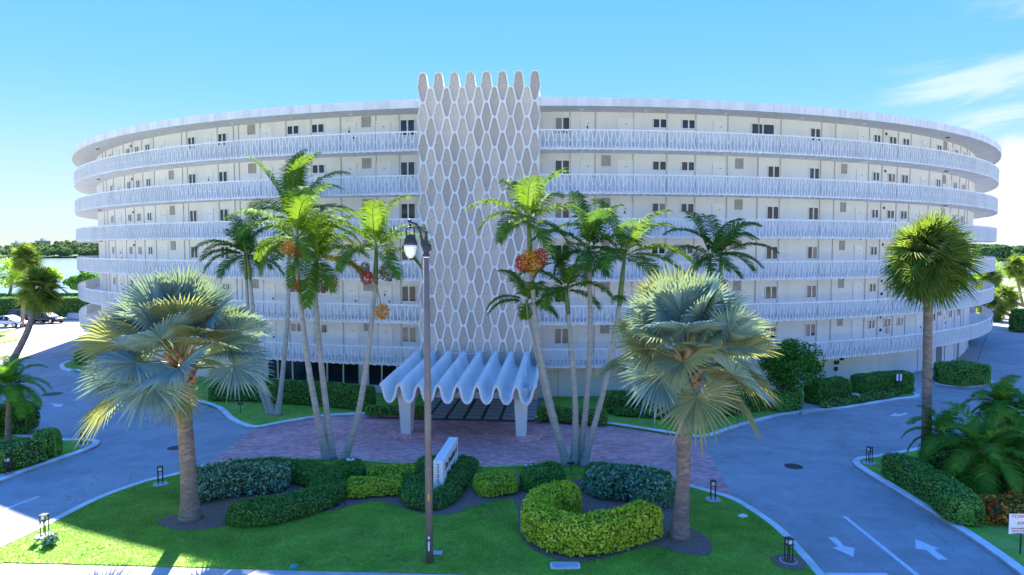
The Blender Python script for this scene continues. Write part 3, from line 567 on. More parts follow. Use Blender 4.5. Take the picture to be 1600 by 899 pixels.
# --- tower: pebble panels set into a raised rib lattice
tower = MB()
def shaft_poly(): return
tz0 = 2.2
core = MB(); core_top = TOPZ - PER * 0.55
V = [tw(u, d, z) for z in (tz0, core_top) for d in (-0.16, -2.3) for u in (-3.78, 3.78)]
core.add(V, [(0, 2, 3, 1), (4, 5, 7, 6), (0, 1, 5, 4), (2, 6, 7, 3), (0, 4, 6, 2), (1, 3, 7, 5)])
tower_o = core.build('tower', M['stucco'], bld)
samp = [-1.0, -0.985, -0.95, -0.88, -0.78, -0.45, -0.001]
def cell_outline(top=False):
    inn = []; out = []; h = PER / 2; ye = h - 0.045
    half = []
    for s in [1.0, 0.985, 0.95, 0.90, 0.80, 0.50, 0.0]:
        y = s * ye; wm = 0.23 if top else WMIN; w = (WMAX - (WMAX - wm) * abs(y) / h) - 0.052; q = max(0.0, (abs(y) - (ye - 0.16)) / 0.16); w *= math.sqrt(max(0.0, 1 - q ** 2.4))
        if s == 1.0: ow = (0.0, h)
        elif s == 0.985: ow = (WMIN * 0.55, h)
        elif s == 0.95: ow = (WMIN, h)
        else: ow = (WMAX - (WMAX - WMIN) * abs(y) / h, y)
        half.append(((w, y), ow))
    pts = half + [((p[0], -p[1]), (o[0], -o[1])) for p, o in half[-2::-1]]            # right side, top to bottom
    pts = pts + [((-p[0], p[1]), (-o[0], o[1])) for p, o in pts[-2:0:-1]]
    return pts
CO = cell_outline(); nC = len(CO)
TP = cell_outline(True)
COT = [((t[0], (t[0][0] + (0.04 if t[0][0] > 1e-6 else -0.04 if t[0][0] < -1e-6 else 0.0), t[0][1] + 0.035)) if c[0][1] > 0.2 else c) for c, t in zip(CO, TP)]
panel_me = mesh_data('panel', [UT * p[0] + NT * -0.11 + Vector((0, 0, p[1])) for p, o in CO] + [NT * -0.095], [((i + 1) % nC, i, nC) for i in range(nC)], M['aggregate'])
top_panel_me = mesh_data('panel', [UT * p[0] + NT * -0.11 + Vector((0, 0, p[1])) for p, o in COT] + [NT * -0.095], [((i + 1) % nC, i, nC) for i in range(nC)], M['aggregate'])
rb = MB()
def add_cell(u, zc, first, rnd_top=False):
    CO = COT if rnd_top else globals()['CO']
    o = bpy.data.objects.new('panel', top_panel_me if rnd_top else panel_me); link(o, tower_o); o.location = tw(u, 0, zc)
    V = [tw(u + q[0], 0, zc + q[1]) for p, q in CO] + [tw(u + p[0], -0.022, zc + p[1]) for p, q in CO] + [tw(u + p[0] * 0.98, -0.13, zc + p[1] * 0.995) for p, q in CO]
    F = []
    for i in range(nC):
        j = (i + 1) % nC; F += [(i, j, nC + j, nC + i)[::-1], (nC + i, nC + j, 2 * nC + j, 2 * nC + i)[::-1]]
    rb.add(V, F)
    if first:                                        # outer edge return
        V = [tw(u + q[0], 0, zc + q[1]) for p, q in CO] + [tw(u + q[0], -0.30, zc + q[1]) for p, q in CO]
        rb.add(V, [(i, (i + 1) % nC, nC + (i + 1) % nC, nC + i) for i in range(nC)]); rb.add([tw(u + q[0], -0.30, zc + q[1]) for p, q in CO], [tuple(range(nC))])
rows = 10
for r in range(rows):
    for c in range(8):
        zc = TOPZ - PER * (r + 0.5)
        if zc - PER / 2 > 1.6: add_cell((c - 3.5) * SPX, zc, r == 0 or c in (0, 7), r == 0)
    for c in range(7):
        zc = TOPZ - PER * (r + 1.0)
        if zc - PER / 2 > 1.6: add_cell((c - 3) * SPX, zc, r == 0)
rb.build('rib_lattice', M['rib'], tower_o)
# --- folded entrance canopy: eight troughs running out from the tower
can_z = lambda d: 3.47 - (3.47 - 3.06) * (d / 8.6)       # crest height at distance d from the tower
LENC = 8.6; TH = 0.11
def wave(u, d):
    c = math.cos(2 * math.pi * u / SPX)                 # u measured from a crest
    s = math.copysign(abs(c) ** 0.62, c); amp = 0.5 * (0.98 - 0.08 * d / LENC)
    return can_z(d) - amp + amp * s
nu = 8 * 20; mbc = MB(); rowsd = [-0.25, 0, 1, 2, 3, 4, 5, 6, 7, 8, LENC]
us = [-4 * SPX + 8 * SPX * i / nu for i in range(nu + 1)]
V = []; nrm = []
for d in rowsd:
    top = [Vector((u, wave(u, d))) for u in us]; bot = []
    for i, p in enumerate(top):
        t = (top[min(i + 1, nu)] - top[max(i - 1, 0)]).normalized(); bot.append(p + Vector((t.y, -t.x)) * TH)
    V += [tw(p.x, d, p.y) for p in top] + [tw(p.x, d, p.y) for p in bot]
S = 2 * (nu + 1); F = []
for r in range(len(rowsd) - 1):
    for i in range(nu):
        F.append((r * S + i, r * S + i + 1, (r + 1) * S + i + 1, (r + 1) * S + i)[::-1]); F.append((r * S + nu + 1 + i, r * S + nu + 1 + i + 1, (r + 1) * S + nu + 1 + i + 1, (r + 1) * S + nu + 1 + i))
    F += [(r * S, r * S + nu + 1, (r + 1) * S + nu + 1, (r + 1) * S), (r * S + nu, (r + 1) * S + nu, (r + 1) * S + S - 1, r * S + S - 1)]
e = (len(rowsd) - 1) * S
F += [(e + i, e + i + 1, e + nu + 1 + i + 1, e + nu + 1 + i)[::-1] for i in range(nu)]
canopy = mesh('entrance_canopy', V, F, M['canopy'], bld, True)
mod = canopy.modifiers.new('edge', 'EDGE_SPLIT'); mod.split_angle = R_(50)
for u in (-3.0 * SPX, 3.15 * SPX):
    d0 = 6.9; V = []
    for z, wu, wd in ((0.0, 0.25, 0.34), (1.2, 0.30, 0.48), (2.75, 0.37, 0.72)):
        V += [tw(u + a * wu, d0 + b * wd, z) for a, b in ((-1, 1), (1, 1), (1, -1), (-1, -1))]
    F = [(i + k, i + (k + 1) % 4, i + 4 + (k + 1) % 4, i + 4 + k)[::-1] for i in (0, 4) for k in range(4)]
    pier = mesh('pier', V, F, M['canopy'], canopy)
    mb = MB(); mb.lathe([(1.15, 0.0), (1.15, 0.07), (1.08, 0.085), (0.2, 0.085)], n=32); o = mb.build('pier_plinth', M['pavers'], canopy); o.location = tw(u, d0, 0.006)
for u, d0, d1 in ((-1.15, 0.9, 0.9), (2.9, 1.5, 6.5)):
    pts = [tw(u - (1.1 if d0 == d1 else 0) + (2.2 if d0 == d1 else 0.5) * t, d0 + (d1 - d0) * t, can_z(d0 + (d1 - d0) * t) + 0.03) for t in (0, 0.5, 1)]
    mb = MB(); mb.tube(pts, 0.018, 6); mb.build('conduit', M['white'], canopy)
# --- entrance: glazed doors and tiled terrace
ent = MB()
for u0, u1 in ((-3.7, -3.2), (3.2, 3.7)): ent.add([tw(u, d, z) for z in (0.1, 2.3) for d in (-1.3, -1.6) for u in (u0, u1)], [(0, 2, 3, 1), (4, 5, 7, 6), (0, 1, 5, 4), (2, 6, 7, 3), (0, 4, 6, 2), (1, 3, 7, 5)])
ent.add([tw(u, d, z) for z in (1.75, 2.5) for d in (-1.28, -1.6) for u in (-3.7, 3.7)], [(0, 2, 3, 1), (4, 5, 7, 6), (0, 1, 5, 4), (2, 6, 7, 3), (0, 4, 6, 2), (1, 3, 7, 5)])
ent_o = ent.build('entrance_surround', M['beige'], bld)
for i in range(6):
    u0 = -3.2 + i * 6.4 / 6; u1 = u0 + 6.4 / 6 - 0.01; mb = MB(); bx = [(0, 2, 3, 1), (4, 5, 7, 6), (0, 1, 5, 4), (2, 6, 7, 3), (0, 4, 6, 2), (1, 3, 7, 5)]
    for a, b, z0, z1 in ((u0, u0 + 0.07, 0.1, 1.75), (u1 - 0.07, u1, 0.1, 1.75), (u0 + 0.07, u1 - 0.07, 0.1, 0.55), (u0 + 0.07, u1 - 0.07, 1.0, 1.06)):
        mb.add([tw(u, d, z) for z in (z0, z1) for d in (-1.36, -1.44) for u in (a, b)], bx)
    o = mb.build('entrance_door', M['white'], ent_o)
    mb = MB(); mb.add([tw(u, d, z) for z in (0.55, 1.75) for d in (-1.39, -1.41) for u in (u0 + 0.07, u1 - 0.07)], bx); mb.build('pane', M['glass'], o)
ter = MB(); ter.add([Vector((OX, OY, 0)) + tw(u, d, z) for z in (0.0, 0.085) for d in (4.0, -1.6) for u in (-3.6, 3.75)], bx); ter_o = struct(ter.build('entrance_terrace', M['grout']))
tile = MB(); tile.box(-0.43, 0.43, -0.355, 0.355, 0, 0.016); tile_me = tile.data('tile', M['tile'])
for i in range(7):
    for j in range(6):
        o = bpy.data.objects.new('tile', tile_me); link(o, ter_o); o.location = Vector((OX, OY, 0.085)) + tw(-3.05 + i * 1.06, 3.5 - j * 0.86, 0); o.rotation_euler = (0, 0, PT)

# ------------------------------------------------------------------ hedges and shrubs
def resample(path, step):
    P = np.asarray(path, float); d = np.r_[0, np.cumsum(np.hypot(*np.diff(P, axis=0).T))]; n = max(3, int(d[-1] / step) + 1); s = np.linspace(0, d[-1], n)
    return np.stack([np.interp(s, d, P[:, 0]), np.interp(s, d, P[:, 1])], 1), s
def lump(a, b, seed, f=1.0):
    r = np.random.default_rng(seed); o = np.zeros_like(a)
    for k in range(5):
        fx, fy, ph = r.uniform(0.6, 3.2) * f, r.uniform(0.6, 3.2) * f, r.uniform(0, 6.3); o += np.sin(a * fx + b * fy + ph) / 5
    return o
def leaves(P, Nn, size, spread, aspect=0.5, seed=0, up=0.0):
    """leaf-shaped quads at points P with normals Nn"""
    r = np.random.default_rng(seed); m = len(P)
    n = Nn + r.normal(0, spread, (m, 3)); n[:, 2] += up; n /= np.linalg.norm(n, axis=1, keepdims=True) + 1e-9
    t = np.cross(n, r.normal(0, 1, (m, 3))); t /= np.linalg.norm(t, axis=1, keepdims=True) + 1e-9; b = np.cross(n, t)
    l = size * r.uniform(0.7, 1.35, (m, 1)); w = l * aspect
    V = np.stack([P - t * l * 0.5, P + b * w * 0.5 + n * l * 0.05, P + t * l * 0.5, P - b * w * 0.5 + n * l * 0.05], 1).reshape(-1, 3)
    return V, np.arange(m * 4).reshape(-1, 4)
hseed = [100]
def hedge(name, label, path, w, h, mat, leaf=0.09, dens=260, endr=0.3, z0=LAWN_Z, bumpy=0.06, cat='hedge', group=None, spread=0.6, prof=0.22, base=0.10, smooth=True, out=0.0, taper=0.0, up=0.0):
    hseed[0] += 1; sd = hseed[0]; r = np.random.default_rng(sd)
    if smooth and len(path) > 2: path = smooth_path(path, 5)
    C, s = resample(path, 0.15); L = s[-1]; T = np.gradient(C, axis=0); T /= np.linalg.norm(T, axis=1, keepdims=True); S2 = np.stack([-T[:, 1], T[:, 0]], 1)
    def endscale(q): d = np.minimum(q, L - q); k = np.clip(1 - d / endr, 0, 1); return np.sqrt(np.clip(1 - k * k, 0, 1))
    c = min(prof, w * 0.45, h * 0.45)
    # cross-section: (offset / half-width, height, normal offset, normal z)
    sec = [(-1 + taper, base, -1, 0), (-1, h * 0.5, -1, 0), (-1, h - c, -1, 0), (-1 + 0.3 * c / (w / 2), h - 0.3 * c, -.7, .7), (-1 + c / (w / 2), h, 0, 1), (0, h + 0.02, 0, 1), (1 - c / (w / 2), h, 0, 1), (1 - 0.3 * c / (w / 2), h - 0.3 * c, .7, .7), (1, h - c, 1, 0), (1, h * 0.5, 1, 0), (1 - taper, base, 1, 0)]
    sec = np.array(sec); m = len(sec)
    es = endscale(s)
    D = lump(s[:, None] * np.ones(m), sec[None, :, 0] * w + sec[None, :, 1] * 2, sd, 1.3) * bumpy
    off = sec[None, :, 0] * (w / 2) * (0.25 + 0.75 * es[:, None]) * 0.93 + sec[None, :, 2] * D; zz = sec[None, :, 1] * (0.55 + 0.45 * es[:, None]) * 0.97 + sec[None, :, 3] * D
    V = np.stack([C[:, 0:1] + S2[:, 0:1] * off, C[:, 1:2] + S2[:, 1:2] * off, z0 + zz], 2).reshape(-1, 3)
    n = len(s); Q = [(i * m + k, i * m + k + 1, i * m + m + k + 1, i * m + m + k) for i in range(n - 1) for k in range(m - 1)]
    Q = np.array(Q); T3 = []
    for e, rev in ((0, False), (n - 1, True)):
        for k in range(1, m - 1): T3.append((e * m, e * m + k, e * m + k + 1))
    # leaves
    seg = np.hypot(np.diff(sec[:, 0]) * w / 2, np.diff(sec[:, 1])); per = seg.sum(); cnt = int(L * per * dens); cnt2 = int(w * per * dens * 0.9)
    q = np.r_[r.uniform(0, L, cnt), np.abs(r.uniform(0, endr, cnt2 // 2)) ** 1.5 / endr ** 0.5, L - np.abs(r.uniform(0, endr, cnt2 // 2)) ** 1.5 / endr ** 0.5]
    ku = r.choice(len(seg), len(q), p=seg / per); f = r.uniform(0, 1, len(q)); sc = sec[ku] * (1 - f[:, None]) + sec[ku + 1] * f[:, None]
    cx = np.interp(q, s, C[:, 0]); cy = np.interp(q, s, C[:, 1]); sx = np.interp(q, s, S2[:, 0]); sy = np.interp(q, s, S2[:, 1])
    dd = lump(q, sc[:, 0] * w + sc[:, 1] * 2, sd, 1.3) * bumpy + r.normal(0, 0.018 + out * 0.5, len(q)) + out * r.uniform(0, 1, len(q)); e = endscale(q)
    off = sc[:, 0] * (w / 2) * (0.25 + 0.75 * e) + sc[:, 2] * dd; zl = sc[:, 1] * (0.55 + 0.45 * e) + sc[:, 3] * dd
    tx, ty = sy, -sx; ed = np.where(q < endr, -1, np.where(q > L - endr, 1, 0)) * (1 - e) * 2
    P = np.stack([cx + sx * off + tx * ed * 0.02, cy + sy * off + ty * ed * 0.02, z0 + zl], 1); Nn = np.stack([sx * sc[:, 2] + tx * ed, sy * sc[:, 2] + ty * ed, sc[:, 3]], 1)
    keep = lump(q * 2.2, sc[:, 0] * w * 2 + sc[:, 1] * 5, sd + 5, 2.2) > -0.52 + 0.1 * r.normal(0, 1, len(q)); P, Nn = P[keep], Nn[keep]
    for e_, sg in ((0, -1), (n - 1, 1)):             # leaves on the two end faces
        kc = max(8, int(w * h * dens * 0.6)); a = r.uniform(-1, 1, kc) * w * 0.2; hz = r.uniform(base, 0.62 * h, kc)
        P = np.concatenate([P, np.stack([C[e_, 0] + S2[e_, 0] * a + T[e_, 0] * sg * 0.03, C[e_, 1] + S2[e_, 1] * a + T[e_, 1] * sg * 0.03, z0 + hz], 1)]); Nn = np.concatenate([Nn, np.tile([T[e_, 0] * sg, T[e_, 1] * sg, 0.2], (kc, 1))])
    LV, LQ = leaves(P, Nn, leaf, spread, 0.55, sd, up)
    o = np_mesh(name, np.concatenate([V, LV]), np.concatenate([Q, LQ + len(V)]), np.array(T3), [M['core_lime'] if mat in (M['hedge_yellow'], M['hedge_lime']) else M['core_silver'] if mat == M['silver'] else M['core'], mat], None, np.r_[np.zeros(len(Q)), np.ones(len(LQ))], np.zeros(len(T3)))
    return tag(o, label, cat, group)
def HP(pts, h, z0=LAWN_Z): return [G(x, y, z0 + h) for x, y in pts]

# the front garden
hedge('hedge', 'dark clipped S-curved hedge at left of the front lawn', HP([(357, 790), (430, 784), (488, 770), (516, 750), (500, 733), (440, 722), (370, 725), (318, 738)], 0.6), 1.45, 0.6, M['hedge_dark'], 0.085, 520, endr=0.6, bumpy=0.09, out=0.03)
hedge('hedge', 'round dark hedge end beside the three leaning palm trunks', HP([(520, 722), (548, 720), (566, 722)], 0.8), 1.0, 0.8, M['hedge_dark'], 0.085, 520, endr=0.5)
hedge('silver_shrub', 'silvery shrub mass inside the S-curved hedge', HP([(285, 752), (340, 742), (400, 735), (450, 733)], 0.75), 1.6, 0.75, M['silver'], 0.15, 300, endr=0.7, bumpy=0.24, spread=0.9, cat='shrub', out=0.16, up=0.5)
hedge('hedge', 'low yellow-green hedge left of the monument sign', HP([(542, 752), (590, 748), (628, 746)], 0.6), 1.15, 0.6, M['hedge_lime'], 0.095, 460, endr=0.25, bumpy=0.09)
hedge('hedge', 'yellow-green hedge strip behind the low hedge left of the sign', HP([(575, 730), (650, 728)], 0.62), 0.9, 0.62, M['hedge_lime'], 0.095, 460, endr=0.25, bumpy=0.09)
SIGN_H = 0.46
hedge('hedge', 'dark rounded hedge wrapped around the monument sign', HP([(732, 712), (712, 745), (688, 770), (660, 774), (643, 758), (656, 730), (675, 712)], SIGN_H), 1.0, SIGN_H, M['hedge_dark'], 0.085, 520, endr=0.3, bumpy=0.09, out=0.03)
hedge('hedge', 'low yellow-green hedge right of the monument sign', HP([(745, 748), (775, 744), (806, 742)], 0.62), 1.5, 0.62, M['hedge_lime'], 0.095, 460, endr=0.25, bumpy=0.09)
hedge('hedge', 'dark mounded hedge at the foot of the right palm cluster', HP([(826, 738), (850, 730), (880, 728)], 0.85), 1.5, 0.85, M['hedge_dark'], 0.085, 520, endr=0.6, bumpy=0.09, out=0.03)
hedge('hedge', 'dark hedge strip behind the silver shrubs on the right', HP([(915, 726), (965, 727), (1010, 732), (1046, 742)], 0.8), 0.9, 0.8, M['hedge_dark'], 0.095, 460, endr=0.4)
hedge('silver_shrub', 'silvery shrub mass behind the yellow ring hedge', HP([(922, 744), (965, 738), (1010, 748), (1042, 762)], 0.8), 1.6, 0.8, M['silver'], 0.15, 300, endr=0.7, bumpy=0.26, spread=0.9, cat='shrub', out=0.16, up=0.5)
hedge('hedge', 'bright yellow ring-shaped hedge on the front lawn', HP([(906, 761), (872, 760), (848, 771), (842, 790), (866, 806), (910, 813), (956, 806), (1000, 793), (1022, 785)], 1.05), 1.0, 1.05, M['hedge_yellow'], 0.125, 520, endr=0.5, bumpy=0.10, spread=0.8, out=0.04)
# along the building
hedge('hedge', 'tall dark hedge under the lobby windows left of the canopy', HP([(330, 592), (400, 593), (470, 597), (530, 601), (580, 606)], 1.35), 1.3, 1.35, M['hedge_dark'], 0.12, 260, endr=0.3)
hedge('hedge', 'low pale hedge just left of the canopy pier', HP([(572, 633), (662, 635)], 0.62), 0.7, 0.62, M['hedge_mid'], 0.10, 230, endr=0.2)
hedge('hedge', 'low pale hedge just right of the canopy pier', HP([(842, 636), (890, 638), (948, 642)], 0.75), 0.9, 0.75, M['hedge_mid'], 0.10, 230, endr=0.2)
hedge('hedge', 'tall dark hedge behind the right silver fan palm', HP([(944, 612), (1000, 614), (1070, 616), (1140, 613), (1190, 608)], 1.2), 1.2, 1.2, M['hedge_dark'], 0.12, 260, endr=0.3)
hedge('hedge', 'loose low hedge in front of the tall hedge behind the right fan palm', HP([(960, 637), (1050, 642), (1120, 639), (1190, 628)], 0.45), 0.6, 0.45, M['hedge_dark'], 0.12, 260, endr=0.3, bumpy=0.12)
hedge('hedge', 'rounded pale hedge beneath the small round-crowned tree', HP([(1212, 612), (1243, 606)], 1.2), 1.5, 1.2, M['hedge_mid'], 0.12, 260, endr=0.6)
hedge('hedge', 'tall clipped hedge left of the handicap sign along the wall', HP([(1266, 596), (1322, 590)], 1.45), 1.2, 1.45, M['hedge_dark'], 0.12, 260, endr=0.3)
hedge('hedge', 'tall clipped hedge behind the blue and white signpost', HP([(1338, 588), (1380, 583), (1420, 580)], 1.4), 1.3, 1.4, M['hedge_dark'], 0.12, 260, endr=0.4)
hedge('shrub', 'low ragged undergrowth at the foot of the clipped wall hedges', HP([(1285, 628), (1320, 622), (1375, 614), (1405, 609)], 0.4), 0.6, 0.4, M['hedge_mid'], 0.13, 110, endr=0.3, bumpy=0.15, cat='shrub', out=0.05)
hedge('hedge', 'boxy hedge on the small kerbed island at right', HP([(1478, 570), (1528, 566)], 1.45), 2.6, 1.45, M['hedge_mid'], 0.12, 150, endr=0.6)
hedge('hedge', 'rounded hedge on the far left kerb nose', HP([(118, 546), (150, 545)], 1.2), 1.9, 1.2, M['hedge_mid'], 0.12, 150, endr=0.8)
# medians
hedge('hedge', 'clipped hedge along the right driveway kerb', HP([(1392, 706), (1432, 724), (1478, 752), (1510, 780)], 1.0), 1.3, 1.0, M['hedge_mid'], 0.10, 260, endr=0.4, bumpy=0.08)
hedge('hedge', 'clipped hedge on the left median', HP([(-25, 703), (30, 690), (60, 682)], 1.05), 1.6, 1.05, M['hedge_mid'], 0.10, 240, endr=0.4, bumpy=0.1)
hedge('hedge', 'taller hedge end on the left median beside the bollard light', HP([(60, 677), (78, 673), (94, 671)], 1.15), 1.7, 1.15, M['hedge_mid'], 0.10, 240, endr=0.4, bumpy=0.08)
hedge('shrub', 'dark undergrowth below the left median palm', HP([(-30, 640), (20, 634), (46, 634)], 1.4), 1.8, 1.4, M['hedge_dark'], 0.13, 160, endr=0.6, bumpy=0.2, cat='shrub', out=0.1)
hedge('croton_shrub', 'red and yellow croton bushes beside the right median palms', HP([(1528, 782), (1570, 782), (1640, 784)], 0.75), 1.0, 0.75, M['croton'], 0.17, 170, endr=0.5, bumpy=0.18, spread=0.9, cat='shrub', out=0.1, up=0.3)
hedge('shrub', 'dark understory foliage beneath the right median palms', HP([(1450, 690), (1520, 700), (1580, 715), (1640, 715)], 1.3), 2.2, 1.3, M['hedge_dark'], 0.15, 130, endr=0.6, bumpy=0.25, cat='shrub', out=0.12)
hedge('shrub', 'small pale shrub at the sunlit bollard light by the left kerb', HP([(68, 842), (88, 835)], 0.3), 0.45, 0.3, M['silver'], 0.09, 320, endr=0.25, bumpy=0.06, cat='shrub', out=0.06)
# far hedges by the water
hedge('hedge', 'long tall hedge behind the parked cars', [(-130, 88.0), (-90, 92.5), (-60, 95.5), (-46, 97.5)], 2.0, 3.1, M['hedge_dark'], 0.22, 34, endr=0.4, z0=0.0, spread=0.5)
hedge('hedge', 'second hedge at the lagoon edge beyond the parking lot', [(-140, 106), (-90, 109), (-52, 111)], 1.6, 2.6, M['hedge_dark'], 0.25, 26, endr=0.4, z0=0.0)
hedge('hedge', 'dark hedge at the far right edge of the parking lot', [(60, 80.5), (72, 76), (95, 70)], 2.4, 2.7, M['hedge_dark'], 0.22, 34, endr=0.8, z0=0.0)

# ------------------------------------------------------------------ palms
UP = Vector((0, 0, 1))
def trunk_mesh(pts, r0, r1, n=10, flare=0.0, ring=0.0):
    P = [Vector(p) for p in pts]; out = []
    Cc = []
    for i in range(len(P) - 1):
        p0 = P[i - 1] if i else P[0] * 2 - P[1]; p3 = P[i + 2] if i + 2 < len(P) else P[-1] * 2 - P[-2]; p1, p2 = P[i], P[i + 1]
        for j in range(10):
            t = j / 10; Cc.append(0.5 * ((2 * p1) + (p2 - p0) * t + (2 * p0 - 5 * p1 + 4 * p2 - p3) * t * t + (3 * p1 - p0 - 3 * p2 + p3) * t ** 3))
    Cc.append(P[-1]); k = len(Cc) - 1
    rad = [(r0 + (r1 - r0) * i / k) + flare * math.exp(-i / k * 14) + (ring if i % 2 else 0) for i in range(k + 1)]
    mb = MB(); mb.tube(Cc, rad, n); return mb, Cc
def frond_mesh(name, base, az, el, L, droop, wind, leafL, n=54, seed=0, mat=None, parent=None, width=0.058, sag=0.8, wv=Vector((1, 0.12, 0.0))):
    r = random.Random(seed); K = 12
    d = Vector((math.cos(az) * math.cos(el), math.sin(az) * math.cos(el), math.sin(el))); p = Vector(base); pts = [p.copy()]; T = []
    for i in range(K):
        d = (d + Vector((0, 0, -1)) * (droop / K * (0.4 + 1.3 * i / K)) + wv * (wind / K * (0.3 + i / K))).normalized(); p = p + d * (L / K); pts.append(p.copy()); T.append(d.copy())
    T.append(d.copy()); V = []; Q = []; Tr = []
    for i in range(K + 1):
        t = T[min(i, K)]; s = t.cross(UP); s = s.normalized() if s.length > 1e-3 else Vector((1, 0, 0)); u = s.cross(t); rr = 0.035 * (1 - 0.85 * i / K) * (L / 3)
        V += [pts[i] + s * rr, pts[i] + u * rr, pts[i] - s * rr]
    for i in range(K):
        for k in range(3): Q.append((i * 3 + k, i * 3 + (k + 1) % 3, i * 3 + 3 + (k + 1) % 3, i * 3 + 3 + k))
    nq0 = len(Q)
    for j in range(n):
        t = 0.12 + 0.87 * (j + r.random() * 0.5) / n; f = t * K; i = min(int(f), K - 1); f -= i; c = pts[i].lerp(pts[i + 1], f); tt = T[i]
        s = tt.cross(UP); s = s.normalized() if s.length > 1e-3 else Vector((1, 0, 0)); u = s.cross(tt)
        ll = leafL * (math.sin(math.pi * (0.16 + 0.80 * t)) ** 0.6) * r.uniform(0.85, 1.1)
        for sg in (-1, 1):
            dr = (s * sg * 0.80 + tt * (0.45 + 0.3 * t) + u * r.uniform(0.1, 0.4) + wv * (0.28 * wind)).normalized()
            mid = c + dr * ll * 0.5; d2 = (dr + Vector((0, 0, -1)) * sag * r.uniform(0.6, 1.2) + wv * (0.35 * wind)).normalized(); tip = mid + d2 * ll * 0.55
            w = width * r.uniform(0.8, 1.2); k = len(V); wd = tt
            V += [c - wd * w * .4, c + wd * w * .4, mid + wd * w * .5, mid - wd * w * .5, tip]; Q.append((k, k + 1, k + 2, k + 3)); Tr.append((k + 3, k + 2, k + 4))
    mq = np.r_[np.ones(nq0), np.zeros(len(Q) - nq0)]
    return np_mesh(name, [tuple(v) for v in V], Q, Tr, [mat, M['rachis']], parent, mq, np.zeros(len(Tr)))
def cluster_mesh(name, c, rad, mat, parent, n=170, seed=0, hang=1.0):
    r = np.random.default_rng(seed); d = r.normal(0, 1, (n, 3)); d /= np.linalg.norm(d, axis=1, keepdims=True); P = d * rad * r.uniform(0.45, 1.0, (n, 1)) ** 0.6 * np.array([1, 1, hang]) + np.array(c)
    V = []; T = []
    for p in P:                                   # each fruit a small octahedron
        k = len(V); s = rad * r.uniform(0.055, 0.10)
        V += [p + np.array(q) * s for q in ((1, 0, 0), (0, 1, 0), (-1, 0, 0), (0, -1, 0), (0, 0, 1), (0, 0, -1))]
        T += [(k + a, k + (a + 1) % 4, k + 4) for a in range(4)] + [(k + (a + 1) % 4, k + a, k + 5) for a in range(4)]
    o = np_mesh(name, V, [], T, mat, parent); o['kind'] = 'stuff'; return o
pseed = [500]
def feather_palm(label, trunk_px, Y, hub, mat='palm', L=2.9, r0=0.17, r1=0.10, nf=12, wind=0.5, fruits=(), specials=(), dark_trunk=False, lo=-0.08, leafL=0.8, droop=1.5, group='slender feather palms', Yh=None, up=1.35):
    """trunk_px: picture points along the trunk, standing at distance Y"""
    pseed[0] += 37; sd = pseed[0]; r = random.Random(sd)
    pts = [AT(x, y, Y) for x, y in trunk_px]; pts[0] = Vector((pts[0].x, pts[0].y, LAWN_Z - 0.05)); hubp = AT(hub[0], hub[1], Y)
    o = empty('feather_palm', pts[0]); tag(o, label, 'palm tree', group); B = Vector(pts[0])
    mb, Cc = trunk_mesh([p - B for p in pts], r0, r1, 10, flare=0.10, ring=0.006); mb.build('trunk', M['ptrunk'], o, True)
    mb = MB(); a = pts[-1] - B; b = hubp - B; mb.tube([a - (b - a) * 0.03, a.lerp(b, .25), a.lerp(b, .7), b + (b - a) * 0.12], [r1 * 1.0, r1 * 1.25, r1 * 0.95, r1 * 0.5], 10); mb.build('crownshaft', M['shaft'], o, True)
    for i in range(nf):
        az = i * 2.39996 + r.uniform(-0.25, 0.25); el = up - (up - lo) * (i / (nf - 1)) + r.uniform(-0.1, 0.1)
        LL = L * 1.1 * (0.74 + 0.28 * math.sin(math.pi * min(1, i / (nf - 1) + 0.2))) * r.uniform(0.92, 1.08)
        frond_mesh('frond', b + Vector((0, 0, -0.12 * i / nf)), az, el, LL, droop * r.uniform(0.85, 1.15), wind * r.uniform(0.8, 1.2), leafL * 1.08, seed=sd + i, mat=M[mat], parent=o)
    for k, (az, el, LL, dr, m2) in enumerate(specials): frond_mesh('frond', b, R_(az), R_(el), LL, dr, wind * 0.4, leafL, seed=sd + 90 + k, mat=M[m2], parent=o)
    for k, (fx, fy, rad, fm) in enumerate(fruits):
        c = AT(fx, fy, Y - 0.6) - B
        if fm.startswith('palm'):                    # brushy green seed spray
            for q in range(9): frond_mesh('seed_spray', Vector((a.x, a.y, c.z)), q * 0.7 + k, R_(-10 - 12 * (q % 3)), rad * 1.7, 0.9, 0.1, rad * 0.75, n=12, seed=sd + 300 + q, mat=M[fm], parent=o, width=0.03)
            continue
        cluster_mesh('fruit_cluster', tuple(c), rad * 1.2, M[fm], o, 420, sd + 200 + k, 1.1)
        mb = MB(); mb.tube([a + (b - a) * 0.02, (a * 0.4 + c * 0.6) + Vector((0, 0, 0.12)), c], [0.03, 0.025, 0.02], 6); mb.build('fruit_stalk', M['petiole'], o)
    return o
